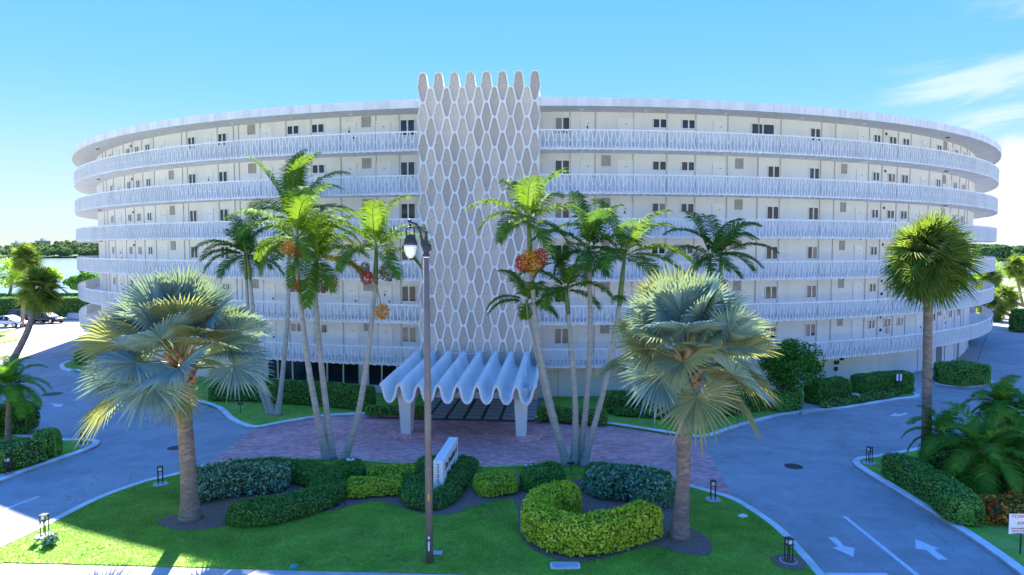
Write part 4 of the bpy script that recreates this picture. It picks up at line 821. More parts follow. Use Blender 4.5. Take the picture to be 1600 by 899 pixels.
# left front cluster
feather_palm('tall palm with red fruit, leftmost of the three trunks in the S-curved hedge', [(511, 722), (494, 640), (478, 545), (463, 408)], 30.9, (465, 372), L=3.2, fruits=((449, 388, 0.27, 'fruit_orange'), (470, 393, 0.25, 'fruit_red')), wind=0.5, nf=13, specials=((5, 35, 3.3, 1.9, 'palm'),))
feather_palm('palm with hanging pale frond, middle trunk in the S-curved hedge', [(519, 722), (510, 640), (500, 550), (492, 452)], 31.1, (496, 405), L=3.0, fruits=((469, 447, 0.24, 'fruit_red'), (503, 442, 0.36, 'fruit_tan'), (520, 440, 0.22, 'fruit_orange')), wind=0.6, specials=((-25, 12, 2.7, 1.3, 'palm_old'), (-100, -35, 2.6, 1.6, 'palm')), nf=11)
feather_palm('right-leaning palm with crimson fruit, rightmost trunk in the S-curved hedge', [(537, 722), (558, 655), (574, 560), (587, 442)], 30.8, (588, 388), L=3.0, fruits=((573, 434, 0.26, 'fruit_red'), (606, 425, 0.34, 'fruit_tan'), (570, 418, 0.2, 'fruit_tan'), (597, 487, 0.30, 'fruit_orange')), wind=0.5, nf=11)
# left rear cluster on the building lawn
feather_palm('tallest palm with upright windblown crown on the lawn left of the entrance', [(434, 648), (441, 590), (449, 500), (452, 400)], 39.4, (457, 340), L=4.3, r0=0.16, leafL=1.0, wind=0.5, nf=15, up=1.5, specials=((100, 78, 4.0, 0.5, 'palm'),), group='palms on the building lawn')
feather_palm('dark palm with arching left fronds, inner stem of the pair left of the entrance', [(428, 650), (412, 600), (399, 520), (391, 436)], 39.6, (387, 398), L=3.2, r0=0.15, r1=0.09, leafL=0.8, mat='palm_dark', wind=0.25, nf=9, group='palms on the building lawn', specials=((178, 38, 3.4, 2.1, 'palm'), (190, 15, 3.0, 1.8, 'palm')))
feather_palm('dark palm, leftmost stem of the pair behind the left silver palm', [(422, 652), (404, 600), (390, 520), (385, 436)], 39.8, (383, 400), L=2.7, r0=0.14, r1=0.09, leafL=0.75, mat='palm_dark', wind=0.5, nf=7, group='palms on the building lawn')
# right front cluster
feather_palm('palm with big orange fruit cluster in front of the tower edge', [(886, 731), (862, 640), (842, 540), (829, 418)], 30.1, (826, 345), L=2.8, fruits=((830, 408, 0.42, 'fruit_orange'), (817, 411, 0.3, 'fruit_red'), (845, 402, 0.3, 'fruit_red')), wind=0.45, nf=11, specials=((185, 30, 2.7, 2.0, 'palm'),))
feather_palm('small palm crown low beside the orange-fruited palm trunk', [(884, 731), (858, 640), (840, 560), (826, 498)], 30.5, (823, 472), L=2.1, r0=0.12, r1=0.07, wind=0.1, nf=7, leafL=0.6, specials=((180, 30, 2.2, 2.0, 'palm'),))
feather_palm('short palm on the straight inner stem of the right cluster', [(897, 731), (899, 640), (894, 560), (888, 490)], 30.2, (884, 452), L=2.5, r0=0.15, r1=0.09, wind=0.3, nf=10, leafL=0.65, mat='palm')
feather_palm('dark-crowned palm on the second stem from right of the right cluster', [(905, 731), (915, 640), (922, 540), (921, 425)], 30.4, (919, 388), L=2.7, r0=0.15, r1=0.10, wind=0.3, nf=11, mat='palm_dark', leafL=0.75)
feather_palm('bright palm on the outermost right-leaning stem of the right cluster', [(912, 731), (930, 660), (948, 590), (968, 476)], 30.0, (976, 400), L=3.3, r0=0.14, r1=0.10, wind=0.55, nf=11, fruits=((974, 462, 0.33, 'palm'),), specials=((-5, 30, 3.6, 1.8, 'palm'), (5, 10, 3.6, 1.6, 'palm')))
# right rear
feather_palm('dark windswept palm above the right silver palm, left stem', [(1090, 667), (1100, 600), (1108, 520), (1107, 446)], 37.4, (1110, 402), L=3.0, r0=0.28, r1=0.10, mat='palm_dark', wind=0.9, nf=9, group='palms on the building lawn', fruits=((1108, 440, 0.38, 'palm_dark'),))
feather_palm('dark windswept palm above the right silver palm, right stem', [(1096, 667), (1110, 600), (1122, 520), (1125, 446)], 37.6, (1127, 396), L=3.3, r0=0.26, r1=0.10, mat='palm_dark', wind=0.9, nf=10, group='palms on the building lawn', fruits=((1130, 436, 0.38, 'palm_dark'),))

# ---- fan palms
def fan_arrays(hub, axis, nrm, R, n, fold, droop, split, r, arcdeg=290, tipdroop=0.25):
    A = axis.normalized(); S = A.cross(nrm).normalized(); Nn = S.cross(A).normalized(); V = []; T = []
    a0 = -R_(arcdeg / 2); st = R_(arcdeg) / n
    for k in range(n):
        th = a0 + st * (k + 0.5); RR = R * (0.78 + 0.22 * math.cos(th / 2)) * r.uniform(0.93, 1.05)
        def pt(ang, rad, lift):
            q = hub + A * math.cos(ang) * rad + S * math.sin(ang) * rad
            q = q + Nn * (fold * abs(math.sin(ang)) * rad + lift - droop * (rad / R) ** 2 * R)
            q.z -= tipdroop * (rad / R) ** 3 * R * r.uniform(0.7, 1.3); return q
        e = split * RR; i = len(V)
        V += [hub.copy(), pt(th - st * .5, e, -0.012 * R), pt(th, e * 1.02, 0.02 * R), pt(th + st * .5, e, -0.012 * R), pt(th + r.uniform(-.03, .03), RR, 0.0)]
        T += [(i, i + 1, i + 2), (i, i + 2, i + 3), (i + 1, i + 4, i + 2), (i + 2, i + 4, i + 3)]
    return V, T
def fan_leaf(base, az, el, pet, R, n, mat, parent, r, fold=0.25, droop=0.1, split=0.55, bend=0.35, prad=0.035, tipdroop=0.25, twist=0.35, tilt=0.0, arcdeg=290):
    d = Vector((math.cos(az) * math.cos(el), math.sin(az) * math.cos(el), math.sin(el))); hub = base + d * pet + Vector((0, 0, -bend * 0.25 * pet)); d2 = (d + Vector((0, 0, -bend))).normalized()
    side = d2.cross(UP); side = side.normalized() if side.length > 1e-3 else Vector((math.sin(az), -math.cos(az), 0)); nrm = side.cross(d2).normalized()
    nrm = (Matrix.Rotation(r.uniform(-twist, twist), 3, d2) @ nrm)
    mid = base.lerp(hub, .5) + nrm * 0.06 * pet
    mb = MB(); mb.tube([base, mid, hub, hub + d2 * R * 0.35], [prad, prad * .75, prad * .5, prad * .15], 5, 1)
    V, T = fan_arrays(hub, d2, nrm, R, n, fold, droop, split, r, arcdeg, tipdroop)
    k = len(mb.V); VV = mb.V + [tuple(v) for v in V]; FF = mb.F + [tuple(i + k for i in t) for t in T]
    return mesh('fan_leaf', VV, FF, [mat, M['petiole']], parent, False, mb.M + [0] * len(T))
def bismarck(label, base_px, hub_px, spread, nleaf, seed, extra=(), trad=0.29, span=88):
    r = random.Random(seed); g = G(*base_px, LAWN_Z); Y = g[1]; hub = AT(*hub_px, Y); B = Vector((g[0], g[1], LAWN_Z - 0.04)); o = empty('silver_fan_palm', B); tag(o, label, 'palm tree', 'silver fan palms on the front lawn')
    h = hub - B; mb, Cc = trunk_mesh([Vector((0, 0, 0)), h * 0.33 + Vector((0.04, 0, 0)), h * 0.66, h * 0.97], trad, trad * 0.86, 16, flare=0.17, ring=0.004); mb.build('trunk', M['btrunk'], o, True)
    for i in range(16):                              # old split leaf bases under the crown
        a = i * 2.4; z = h.z - 0.95 + 0.075 * i; c = Vector((h.x * z / h.z, h.y * z / h.z, z)); d = Vector((math.cos(a), math.sin(a), 0))
        mb = MB(); mb.tube([c + d * 0.16, c + d * 0.36 + Vector((0, 0, .22)), c + d * 0.55 + Vector((0, 0, 0.42))], [0.15, 0.11, 0.06], 6); mb.build('leaf_base', M['boot'], o)
    for i in range(nleaf):
        t = i / (nleaf - 1); az = i * 2.39996 + r.uniform(-.2, .2); el = R_(86) - R_(span) * t ** 1.15 + r.uniform(-.1, .1)
        pet = spread * 0.56 * r.uniform(0.82, 1.08); R = spread * 0.46 * r.uniform(0.9, 1.12)
        fan_leaf(h + Vector((math.cos(az) * 0.12, math.sin(az) * 0.12, 0.35 - 0.6 * t)), az, el, pet, R, 46, M['bismarck_olive'] if r.random() < 0.12 + 0.35 * t else M['bismarck'], o, r, fold=r.uniform(0.1, 0.45), droop=r.uniform(0.0, 0.14), split=r.uniform(0.54, 0.66), bend=r.uniform(0.05, 0.4) + 0.25 * t, prad=0.05, tipdroop=0.05 + 0.18 * t, twist=1.3 - 0.6 * t)
    for az, el, pet, R in extra: fan_leaf(h + Vector((0, 0, -0.5)), R_(az), R_(el), pet, R, 44, M['bismarck_olive'], o, r, 0.3, 0.15, 0.5, 0.5, 0.05, 0.3, 0.2)
    return o
bismarck('big silver-blue fan palm at left of the front lawn', (297, 812), (283, 566), 3.4, 38, 21, ((-75, -55, 0.75, 1.0), (186, -14, 2.3, 1.6)))
bismarck('big silver-blue fan palm at right beside the yellow ring hedge', (1062, 840), (1072, 568), 3.15, 38, 48, ((-20, -15, 1.5, 1.4),), trad=0.25, span=90)
def sabal(label, base_xy, hub, R, nleaf, seed, r0=0.2, r1=0.16, z0=0.0, joined=True, bendp=None, n=26, name='cabbage_palm', group='cabbage palms'):
    r = random.Random(seed); B = Vector((*base_xy, z0)); o = empty(name, B); tag(o, label, 'palm tree', group); h = Vector(hub) - B
    pts = [Vector((0, 0, 0))] + ([Vector(bendp) - B] if bendp else [h * 0.5]) + [h]
    mb, Cc = trunk_mesh(pts, r0, r1, 10, flare=0.05, ring=0.006); mb.build('trunk', M['btrunk'], o, True)
    acc = MB()
    for i in range(nleaf):
        t = i / (nleaf - 1); az = i * 2.39996 + r.uniform(-.25, .25); el = R_(86) - R_(150) * t ** 0.95 + r.uniform(-.15, .15)
        lf = fan_leaf(h + Vector((0, 0, 0.15 - 0.45 * t)), az, el, R * 0.46 * r.uniform(.7, 1.1), R * 0.60 * r.uniform(0.85, 1.15), n, M['sabal'], o, r, 0.25, 0.06, 0.40, 0.1 + 0.22 * t, 0.02, 0.22, 0.9)
        if joined:
            acc.add([v.co.copy() for v in lf.data.vertices], [tuple(p.vertices) for p in lf.data.polygons]); me = lf.data; bpy.data.objects.remove(lf); bpy.data.meshes.remove(me)
    if joined: acc.build('crown', M['sabal'], o)
    return o
g = G(1447, 727, LAWN_Z); sabal('tall single cabbage palm standing in the right median hedge', g, AT(1451, 402, g[1]), 2.1, 96, 5, 0.21, 0.17, LAWN_Z, joined=False, n=30)
g = G(22, 560); sabal('leaning cabbage palm by the parked cars', g, AT(61, 452, g[1] + 2), 2.35, 46, 6, 0.28, 0.24, 0.0, bendp=AT(45, 512, g[1] + 1))
g = G(34, 512); sabal('upright cabbage palm at the white car', g, AT(41, 402, g[1]), 2.1, 46, 8, 0.2, 0.18)
sabal('cabbage palm on the grass beyond the right end of the building', (90, 118), AT(1585, 416, 118), 2.4, 40, 9, 0.22, 0.2)
sabal('second cabbage palm at the right picture edge beyond the building', (98, 124), AT(1603, 432, 124), 2.3, 36, 10, 0.22, 0.2)
sabal('dark low fan palm behind the right-hand balconies', (70, 92), AT(1548, 478, 92), 2.6, 40, 11, 0.22, 0.2)
sabal('low fan palm further right beside the far hedge', (77, 95), AT(1570, 466, 95), 2.3, 36, 12, 0.22, 0.2)
sabal('low bushy fan palm in front of the lagoon at right', (80, 112), AT(1545, 437, 112), 2.6, 36, 13, 0.22, 0.2)
# ---- pygmy date palms of the medians
def pygmy(label, base_px, hub_px, L, nf, seed, Y=None, lo=-0.5, group='small feathery palms on the medians', wind=0.15, z0=LAWN_Z):
    r = random.Random(seed); g = G(*base_px, z0); hub = AT(*hub_px, g[1]); B = Vector((g[0], g[1], z0 - 0.05)); o = empty('pygmy_palm', B); tag(o, label, 'palm tree', group); h = hub - B
    mb, _ = trunk_mesh([Vector((0, 0, 0)), h * 0.5, h], 0.14, 0.11, 8, ring=0.01); mb.build('trunk', M['btrunk'], o, True)
    for i in range(nf):
        az = i * 2.39996 + r.uniform(-.3, .3); el = 1.35 - (1.35 - lo) * i / (nf - 1); frond_mesh('frond', h, az, el, L * r.uniform(.85, 1.1), 1.9, wind, L * 0.30, n=52, seed=seed + i, mat=M['areca'], parent=o, width=0.042, sag=0.5)
pygmy('small feathery palm behind the tall cabbage palm trunk on the right median', (1478, 735), (1473, 680), 1.75, 20, 301)
pygmy('taller feathery palm at the back of the right median', (1572, 735), (1562, 632), 1.7, 20, 302)
pygmy('broad drooping feathery palm above the red crotons', (1545, 775), (1535, 706), 2.2, 26, 303)
pygmy('feathery palm cut by the right picture edge above the crotons', (1612, 770), (1602, 700), 2.1, 22, 304)
pygmy('feathery palm at the right picture edge behind the drooping one', (1600, 735), (1606, 650), 1.9, 18, 305)
pygmy('feathery palm with yellow-green crown on the left median', (12, 690), (15, 603), 2.0, 20, 306)
pygmy('feathery palm cut by the left picture edge', (-28, 690), (-22, 600), 2.0, 18, 307)
# ---- broadleaf trees
def leafy_tree(label, base, crown_c, rad, nclump, mat, leaf, seed, stems=2, name='round_crowned_tree', per=150, group=None, z0=0.0, squash=0.75):
    r = np.random.default_rng(seed); B = Vector((*base, z0)); o = empty(name, B); tag(o, label, 'tree', group); c = Vector(crown_c) - B
    cl = r.normal(0, 1, (nclump, 3)); cl /= np.linalg.norm(cl, axis=1, keepdims=True); cl = cl * rad * (r.uniform(0.25, 1, (nclump, 1)) ** 0.5) * np.array([1, 1, squash]) * 0.82 + np.array(c)
    mb = MB()
    for s in range(stems):
        k = cl[int(r.integers(nclump))]; a = Vector((r.normal(0, .12), r.normal(0, .12), 0)); m = a.lerp(Vector(c), .5) + Vector((r.normal(0, .2), r.normal(0, .2), -0.1)); mb.tube([a, m, Vector(c)], [0.13 * rad / 1.6, 0.09 * rad / 1.6, 0.05 * rad / 1.6], 7)
    mb.build('trunk', M['bark'], o, True); mb = MB()
    for k in cl[::2]: mb.tube([Vector(c) * 0.8, Vector(k)], [0.04, 0.015], 5)
    mb.build('limbs', M['bark'], o)
    P = []; Nn = []
    for k in cl:
        d = r.normal(0, 1, (per, 3)); d /= np.linalg.norm(d, axis=1, keepdims=True); rr = rad * r.uniform(0.24, 0.36); P.append(k + d * rr * r.uniform(0.5, 1, (per, 1)) ** 0.4); Nn.append(d * 0.8 + np.array([0, 0, 0.5]))
    LV, LQ = leaves(np.concatenate(P), np.concatenate(Nn), leaf, 0.5, 0.6, seed); np_mesh('crown', LV, LQ, [], mat, o)
    return o
gb = G(1205, 642); leafy_tree('small glossy round-crowned tree in front of the white wall', gb, AT(1238, 570, gb[1]), 1.95, 46, M['seagrape'], 0.17, 77, 3, z0=0.1)
for k, (bx, by, px, py, rad) in enumerate(((-86, 114, 20, 425, 3.4), (-74, 116, 72, 432, 2.4), (-66, 114, 137, 436, 2.0), (-62, 113, 115, 442, 1.6))):
    leafy_tree(['bushy shrub tree at the lagoon edge, leftmost', 'bushy tree at the lagoon edge behind the leaning palm', 'small bushy tree at the lagoon edge next to the building', 'low bush at the lagoon edge left of the building'][k], (bx, by), AT(px, py, by), rad, 26, M['hedge_lime'] if k < 2 else M['hedge_mid'], 0.4, 80 + k, 2, 'shore_tree', 70, 'bushy trees along the near shore')
for k, (x, y, rad) in enumerate(((96, 150, 5), (112, 160, 5), (84, 140, 4), (104, 175, 6), (74, 128, 3.2), (130, 170, 6), (70, 118, 2.6))):
    leafy_tree(['tall bushy tree above the far right palms', 'broad pale tree behind the far right palms', 'bushy tree just right of the third balcony from the bottom', 'large tree at the back of the right-hand grass', 'small pale bush tree low beside the right balconies', 'far tree at the right picture edge near the water', 'lowest bush beside the far right hedge'][k], (x, y), (x, y, rad * 0.75), rad, 30, M['hedge_lime'] if k % 2 else M['hedge_mid'], 0.6, 120 + k, 2, 'shore_tree', 60, 'bushy trees beyond the right end')

# ------------------------------------------------------------------ far shore
def far_shore(name, label, x0, x1, y0, y1, n, hmin, hmax, seed, per=110):
    r = np.random.default_rng(seed); x = r.uniform(x0, x1, n); y = r.uniform(y0, y1, n); h = r.uniform(hmin, hmax, n) * (0.75 + 0.5 * (np.sin(x * 0.021) * 0.5 + 0.5)) * (0.55 + 0.45 * (y - y0) / (y1 - y0))
    rad = r.uniform(4, 8, n); d = r.normal(0, 1, (n, per, 3)); d /= np.linalg.norm(d, axis=2, keepdims=True); d[:, :, 2] = np.abs(d[:, :, 2]) * 1.2 - 0.4
    P = np.stack([x, y, np.zeros(n)], 1)[:, None, :] + d * np.stack([rad, rad, h * 0.5], 1)[:, None, :] + np.stack([0 * x, 0 * x, h * 0.5], 1)[:, None, :]
    P = P.reshape(-1, 3); P[:, 2] = np.maximum(P[:, 2], -0.5); LV, LQ = leaves(P, d.reshape(-1, 3) + np.array([0, 0, .4]), 2.6, 0.5, 0.8, seed)
    o = np_mesh(name, LV, LQ, [], M['farleaf']); return tag(o, label, 'trees', kind='stuff')
far_shore('far_shore_trees', 'low green mangrove shore across the lagoon at left', -900, -250, 720, 860, 1000, 9, 21, 31)
far_shore('far_shore_trees', 'low green wooded shore across the water at right', 330, 900, 560, 720, 800, 9, 21, 32)
mb = MB(); mb.prism([(-1500, 735), (-150, 735), (-150, 1500), (-1500, 1500)], -2, 0.4); struct(mb.build('far_land', M['farleaf']))
mb = MB(); mb.prism([(250, 575), (1500, 575), (1500, 1300), (250, 1300)], -2, 0.4); struct(mb.build('far_land', M['farleaf']))
for k, (px, py, w, h, lab) in enumerate(((68, 384, 12, 19, 'pinkish tower block rising over the far shore trees'), (43, 386, 40, 12, 'long low pale building among the far shore trees'), (28, 383, 7, 16, 'slim pale block on the far shore at left'))):
    Y = 900; c = AT(px, 401, Y); o = empty('far_building', (c.x, Y, 0)); tag(o, lab, 'building', 'buildings on the far shore'); mb = MB(); mb.box(-w / 2, w / 2, -6, 6, 0, h); mb.build('wall', M['beige'] if k else M['boot'], o)
    mb = MB(); mb.box(-w / 2 - .5, w / 2 + .5, -6.5, 6.5, h, h + 1); mb.box(-w / 6, w / 6, -3, 3, h + 1, h + 4); mb.build('roof', M['roof'], o)
    mb = MB()
    for zz in np.arange(2, h - 2, 3.2):
        for xx in np.arange(-w / 2 + 1.5, w / 2 - 1, 3.0): mb.box(xx - .7, xx + .7, -6.06, -6.0, zz, zz + 1.5)
    mb.build('windows', M['glass'], o)

# ------------------------------------------------------------------ street lamp
g = G(671, 878, LAWN_Z); LY = g[1]; lamp = empty('street_lamp', (g[0], g[1], LAWN_Z - 0.02)); tag(lamp, 'tall brown street lamp post with one hanging white acorn lantern', 'street lamp')
LB = Vector(lamp.location); topz = AT(666, 403, LY).z - LB.z; tx = AT(666, 403, LY).x - LB.x
mb = MB(); mb.tube([(0, 0, 0), (tx * 0.5, 0, topz * 0.5), (tx, 0, topz)], [0.122, 0.108, 0.092], 14); mb.build('pole', M['pole'], lamp, True)
mb = MB(); mb.lathe([(0.10, 0), (0.10, 0.03)], (tx, 0, topz), 14); mb.build('pole_collar', M['white'], lamp)
mb = MB(); mb.lathe([(0.09, 0.03), (0.11, 0.08), (0.07, 0.14), (0.10, 0.22), (0.10, 0.42), (0.065, 0.50), (0.045, 0.56), (0.06, 0.60), (0.03, 0.68), (0.05, 0.74), (0.045, 0.80), (0.012, 0.84)], (tx, 0, topz), 12); mb.lathe([(0.07, 0), (0.07, 0.2)], (tx + 0.09, 0, topz + 0.22), 8); mb.build('pole_cap', M['black'], lamp, True)
hp = AT(640, 346, LY) - LB
arm = [Vector((tx - 0.03, 0, topz + 0.3)), Vector((tx - 0.12, 0, topz + 0.55)), Vector((tx - 0.20, 0, topz + 0.86)), Vector((tx - 0.28, 0, topz + 1.02)), Vector((hp.x, 0, hp.z))]
mb = MB(); mb.tube(arm, [0.045, 0.04, 0.036, 0.034, 0.034], 8); mb.lathe([(0.01, -.06), (0.06, -0.03), (0.065, 0.03), (0.01, 0.07)], (hp.x, 0, hp.z), 10); mb.tube([(tx - 0.06, 0, topz + 0.28), (tx - 0.16, 0, topz + 0.42), (tx - 0.13, 0, topz + 0.58)], 0.022, 6); mb.build('arm', M['black'], lamp, True)
lan = AT(641, 360, LY) - LB
mb = MB(); mb.lathe([(0.035, 0.20), (0.04, 0.12), (0.02, 0.05)], (lan.x, 0, lan.z), 8)
for s in (-1, 1): mb.tube([(lan.x, 0, lan.z + 0.12), (lan.x + s * 0.12, 0, lan.z + 0.05), (lan.x + s * 0.12, 0, lan.z - 0.16)], 0.025, 6)
mb.lathe([(0.13, -0.14), (0.15, -0.19), (0.21, -0.38), (0.22, -0.44), (0.20, -0.45)], (lan.x, 0, lan.z), 16); mb.build('lantern_hood', M['black'], lamp, True)
mb = MB(); mb.lathe([(0.197, -0.45), (0.20, -0.52), (0.185, -0.62), (0.15, -0.74), (0.09, -0.83), (0.02, -0.86)], (lan.x, 0, lan.z), 16); mb.build('lantern_globe', M['lampglass'], lamp, True)
for z, h, m in ((2.02, 0.22, 'fruit_orange'), (0.80, 0.08, 'white'), (0.42, 0.30, 'white')):
    mb = MB(); mb.box(-0.025, 0.025, -0.124 if z < 1.5 else -0.122, -0.11, z, z + h); mb.build('sticker', M[m], lamp)
mb = MB(); mb.box(-0.17, 0.17, -0.12, 0.12, 0, 0.04); o = mb.build('junction_box', M['concrete']); o.location = (*G(683, 865, LAWN_Z), LAWN_Z); tag(o, 'small pale junction box lid beside the lamp post foot', 'utility box')

# ------------------------------------------------------------------ monument sign
TOPS = 1.52
nl, nr, fl, fr = (Vector((*G(x, y, TOPS), 0)) for x, y in ((676, 720), (692.5, 722), (701, 683.5), (716, 683.5)))
sg = empty('monument_sign', ((nl.x + nr.x + fl.x + fr.x) / 4, (nl.y + fl.y) / 2, LAWN_Z)); tag(sg, 'white slab monument sign with black lettering standing in a dark hedge', 'sign')
so = Vector(sg.location); ax = ((fl + fr) / 2 - (nl + nr) / 2); LEN = ax.length; ax.normalize(); sx = Vector((ax.y, -ax.x, 0)); WID = 0.40
def sp(a, s, z): return ax * a + sx * s + Vector((0, 0, z))
mb = MB(); mb.add([sp(a, s, z) for z in (0, TOPS - LAWN_Z) for a in (-LEN / 2, LEN / 2) for s in (-WID / 2, WID / 2)], [(0, 2, 3, 1), (4, 5, 7, 6), (0, 1, 5, 4), (2, 6, 7, 3), (0, 4, 6, 2), (1, 3, 7, 5)]); slab = mb.build('slab', M['sign'], sg)
bv = slab.modifiers.new('bevel', 'BEVEL'); bv.width = 0.015; bv.segments = 2
def text_mesh(name, txt, size, mat, parent, origin, xdir, ydir, shear=0.0, align='LEFT', bold=0.0):
    cu = bpy.data.curves.new(name, 'FONT'); cu.body = txt; cu.size = size; cu.align_x = align; cu.shear = shear; cu.extrude = 0.004; cu.offset = bold
    t = bpy.data.objects.new(name, cu); COL.objects.link(t); dg = bpy.context.evaluated_depsgraph_get(); me = bpy.data.meshes.new_from_object(t.evaluated_get(dg)); bpy.data.objects.remove(t); me.materials.clear(); me.materials.append(mat)
    o = bpy.data.objects.new(name, me); link(o, parent); zd = xdir.cross(ydir); mt = Matrix((xdir, ydir, zd)).transposed().to_4x4(); mt.translation = origin; o.matrix_local = mt; return o
zt = TOPS - LAWN_Z
for i, ch in enumerate('2505'): text_mesh('numeral', ch, 0.24, M['ink'], slab, sp(-LEN / 2 - 0.006, 0, zt - 0.28 - i * 0.21), sx, UP, align='CENTER')
text_mesh('lettering', 'The President of', 0.40, M['ink'], slab, sp(-LEN / 2 + 0.35, WID / 2 + 0.006, zt - 0.52), ax, UP, 0.3, bold=0.006)
text_mesh('lettering', 'Palm Beach', 0.40, M['ink'], slab, sp(-LEN / 2 + 0.7, WID / 2 + 0.006, zt - 0.98), ax, UP, 0.3, bold=0.006)

# ------------------------------------------------------------------ bollard lights
bol_lab = [((70, 838), 'bollard light in the sunlit corner by the left kerb'), ((251, 757), 'bollard light by the kerb left of the silver shrubs'), ((130, 696), 'bollard light on the tip of the left median'), ((12, 742), 'bollard light half hidden in front of the left median hedge'), ((1114, 781), 'bollard light by the kerb right of the right silver palm'), ((1232, 878), 'bollard light in a mulch ring at the lower right lawn corner'), ((1358, 724), 'bollard light at the nose of the right median')]
protos = None
def bollard():
    t = empty('bollard_light', (0, 0, 0)); mb = MB(); mb.lathe([(0.30, 0), (0.30, 0.03), (0.27, 0.05), (0.08, 0.05)], n=18); mb.build('footing', M['concrete'], t)
    for a in range(4):
        x, y = 0.085 * (1 if a in (0, 3) else -1), 0.085 * (1 if a < 2 else -1); mb = MB(); mb.box(x - .013, x + .013, y - .013, y + .013, 0.05, 0.75); mb.build('post', M['black'], t)
    mb = MB(); mb.box(-0.115, 0.115, -0.115, 0.115, 0.75, 0.775); mb.build('cap', M['black'], t); mb = MB(); mb.box(-0.115, 0.115, -0.115, 0.115, 0.58, 0.60); mb.build('collar', M['black'], t)
    mb = MB(); mb.box(-0.065, 0.065, -0.065, 0.065, 0.60, 0.75); mb.build('lens', M['lampglass'], t); return t
for i, (pp, lab) in enumerate(bol_lab):
    if protos is None: protos = t = bollard()
    else:
        t = protos.copy(); COL.objects.link(t)
        for ch in list(protos.children): c = ch.copy(); COL.objects.link(c); c.parent = t
    t.location = (*G(*pp, LAWN_Z), LAWN_Z - 0.01); t.rotation_euler = (0, 0, 0.35 * i); tag(t, lab, 'bollard light', 'bollard lights along the kerbs')
# spot lights, stakes, small ground things
def spot(px, py, h, m, lab, z0=LAWN_Z):
    o = empty('garden_spotlight', (*G(px, py, z0), z0)); mb = MB(); mb.tube([(0, 0, -0.02), (0, 0, h)], 0.018, 6); mb.build('stake', M['black'] if m == 'black' else M['white'], o)
    for s in (-1, 1):
        mb = MB(); mb.tube([(s * 0.02, 0, h), (s * 0.14, -0.05, h + 0.06)], [0.045, 0.07], 8); mb.build('lamp_head', M[m], o)
    tag(o, lab, 'spotlight', 'garden spotlights')
spot(548, 748, 0.78, 'white', 'twin white garden spotlight beside the round hedge end'); spot(826, 752, 0.62, 'white', 'white garden spotlight left of the mounded dark hedge')
spot(376, 646, 0.55, 'black', 'black garden spotlight on the lawn left of the entrance'); spot(1153, 661, 0.6, 'black', 'black garden spotlight on the lawn right of the entrance')
spot(892, 735, 0.3, 'black', 'black spotlight at the foot of the right palm cluster')
def flat(name, px, py, w, d, h, m, lab, cat, rz=0.0, rimmed=False):
    mb = MB(); x, y = w / 2, d / 2; c = min(x, y) * 0.3
    poly = [(-x + c, -y), (x - c, -y), (x, -y + c), (x, y - c), (x - c, y), (-x + c, y), (-x, y - c), (-x, -y + c)]
    mb.prism(poly, 0, h); t = empty(name, (*G(px, py, LAWN_Z), LAWN_Z - 0.01), rz) if rimmed else None
    if not rimmed: o = mb.build(name, M[m]); o.location = (*G(px, py, LAWN_Z), LAWN_Z - 0.01); o.rotation_euler = (0, 0, rz); return tag(o, lab, cat)
    mb.build('rim', M['kerb'], t); mb = MB(); mb.prism([(a * 0.88, b * 0.82) for a, b in poly], h, h + 0.008); mb.build('lid', M[m], t); return tag(t, lab, cat)
flat('meter_box', 883, 885, 0.92, 0.42, 0.05, 'concrete', 'rounded concrete meter box lid set in the grass below the yellow hedge', 'utility box', 0.0, True)
flat('valve_cover', 459, 886, 0.22, 0.22, 0.05, 'teal', 'small teal valve cover in the front lawn', 'utility cover'); flat('valve_cover', 1161, 807, 0.32, 0.24, 0.05, 'lampglass', 'small pale cover in the grass by the right kerb', 'utility cover', 0.5)
flat('valve_cover', 988, 776, 0.4, 0.3, 0.9, 'silver', 'pale green box top among the silver shrubs', 'utility box', 0.2)
flat('stepping_stone', 251, 817, 0.22, 0.5, 0.04, 'mulch', 'brownish stone at the left edge of the mulch bed', 'stone', 0.6)

# ------------------------------------------------------------------ sign posts
g = G(1595, 866, LAWN_Z); o = empty('warning_sign', (*g, LAWN_Z)); tag(o, 'white notice board with red lettering on a post at lower right', 'sign'); B = Vector(o.location)
tl = AT(1577, 803, g[1]) - B; bl = AT(1579.5, 834.5, g[1]) - B; W_ = 0.92; H_ = tl.z - bl.z
mb = MB(); mb.tube([(0.0, 0.03, -0.05), (0, 0.03, bl.z + H_ * .9)], 0.025, 8); mb.build('post', M['black'], o)
mb = MB(); mb.box(tl.x, tl.x + W_, -0.012, 0.006, bl.z, tl.z); bd = mb.build('board', M['white'], o); bv = bd.modifiers.new('bevel', 'BEVEL'); bv.width = 0.004
for k, (s, n, mt) in enumerate(((0.13, 1, 'redink'), (0.10, 1, 'redink'), (0.05, 2, 'redink'), (0.05, 1, 'blueink'))): pass
ytop = tl.z - 0.20
for txt, sz, mt, dx in (('TOW AWAY', 0.165, 'redink', 0.06), ('ZONE', 0.12, 'redink', 0.26), ('UNAUTHORIZED VEHICLES', 0.06, 'redink', 0.07), ('WILL BE TOWED AWAY', 0.06, 'redink', 0.10), ("AT OWNER'S EXPENSE", 0.055, 'blueink', 0.12)):
    text_mesh('lettering', txt, sz, M[mt], bd, Vector((tl.x + dx, -0.016, ytop + 0.06)), Vector((1, 0, 0)), UP); ytop -= sz * 1.15 + 0.015
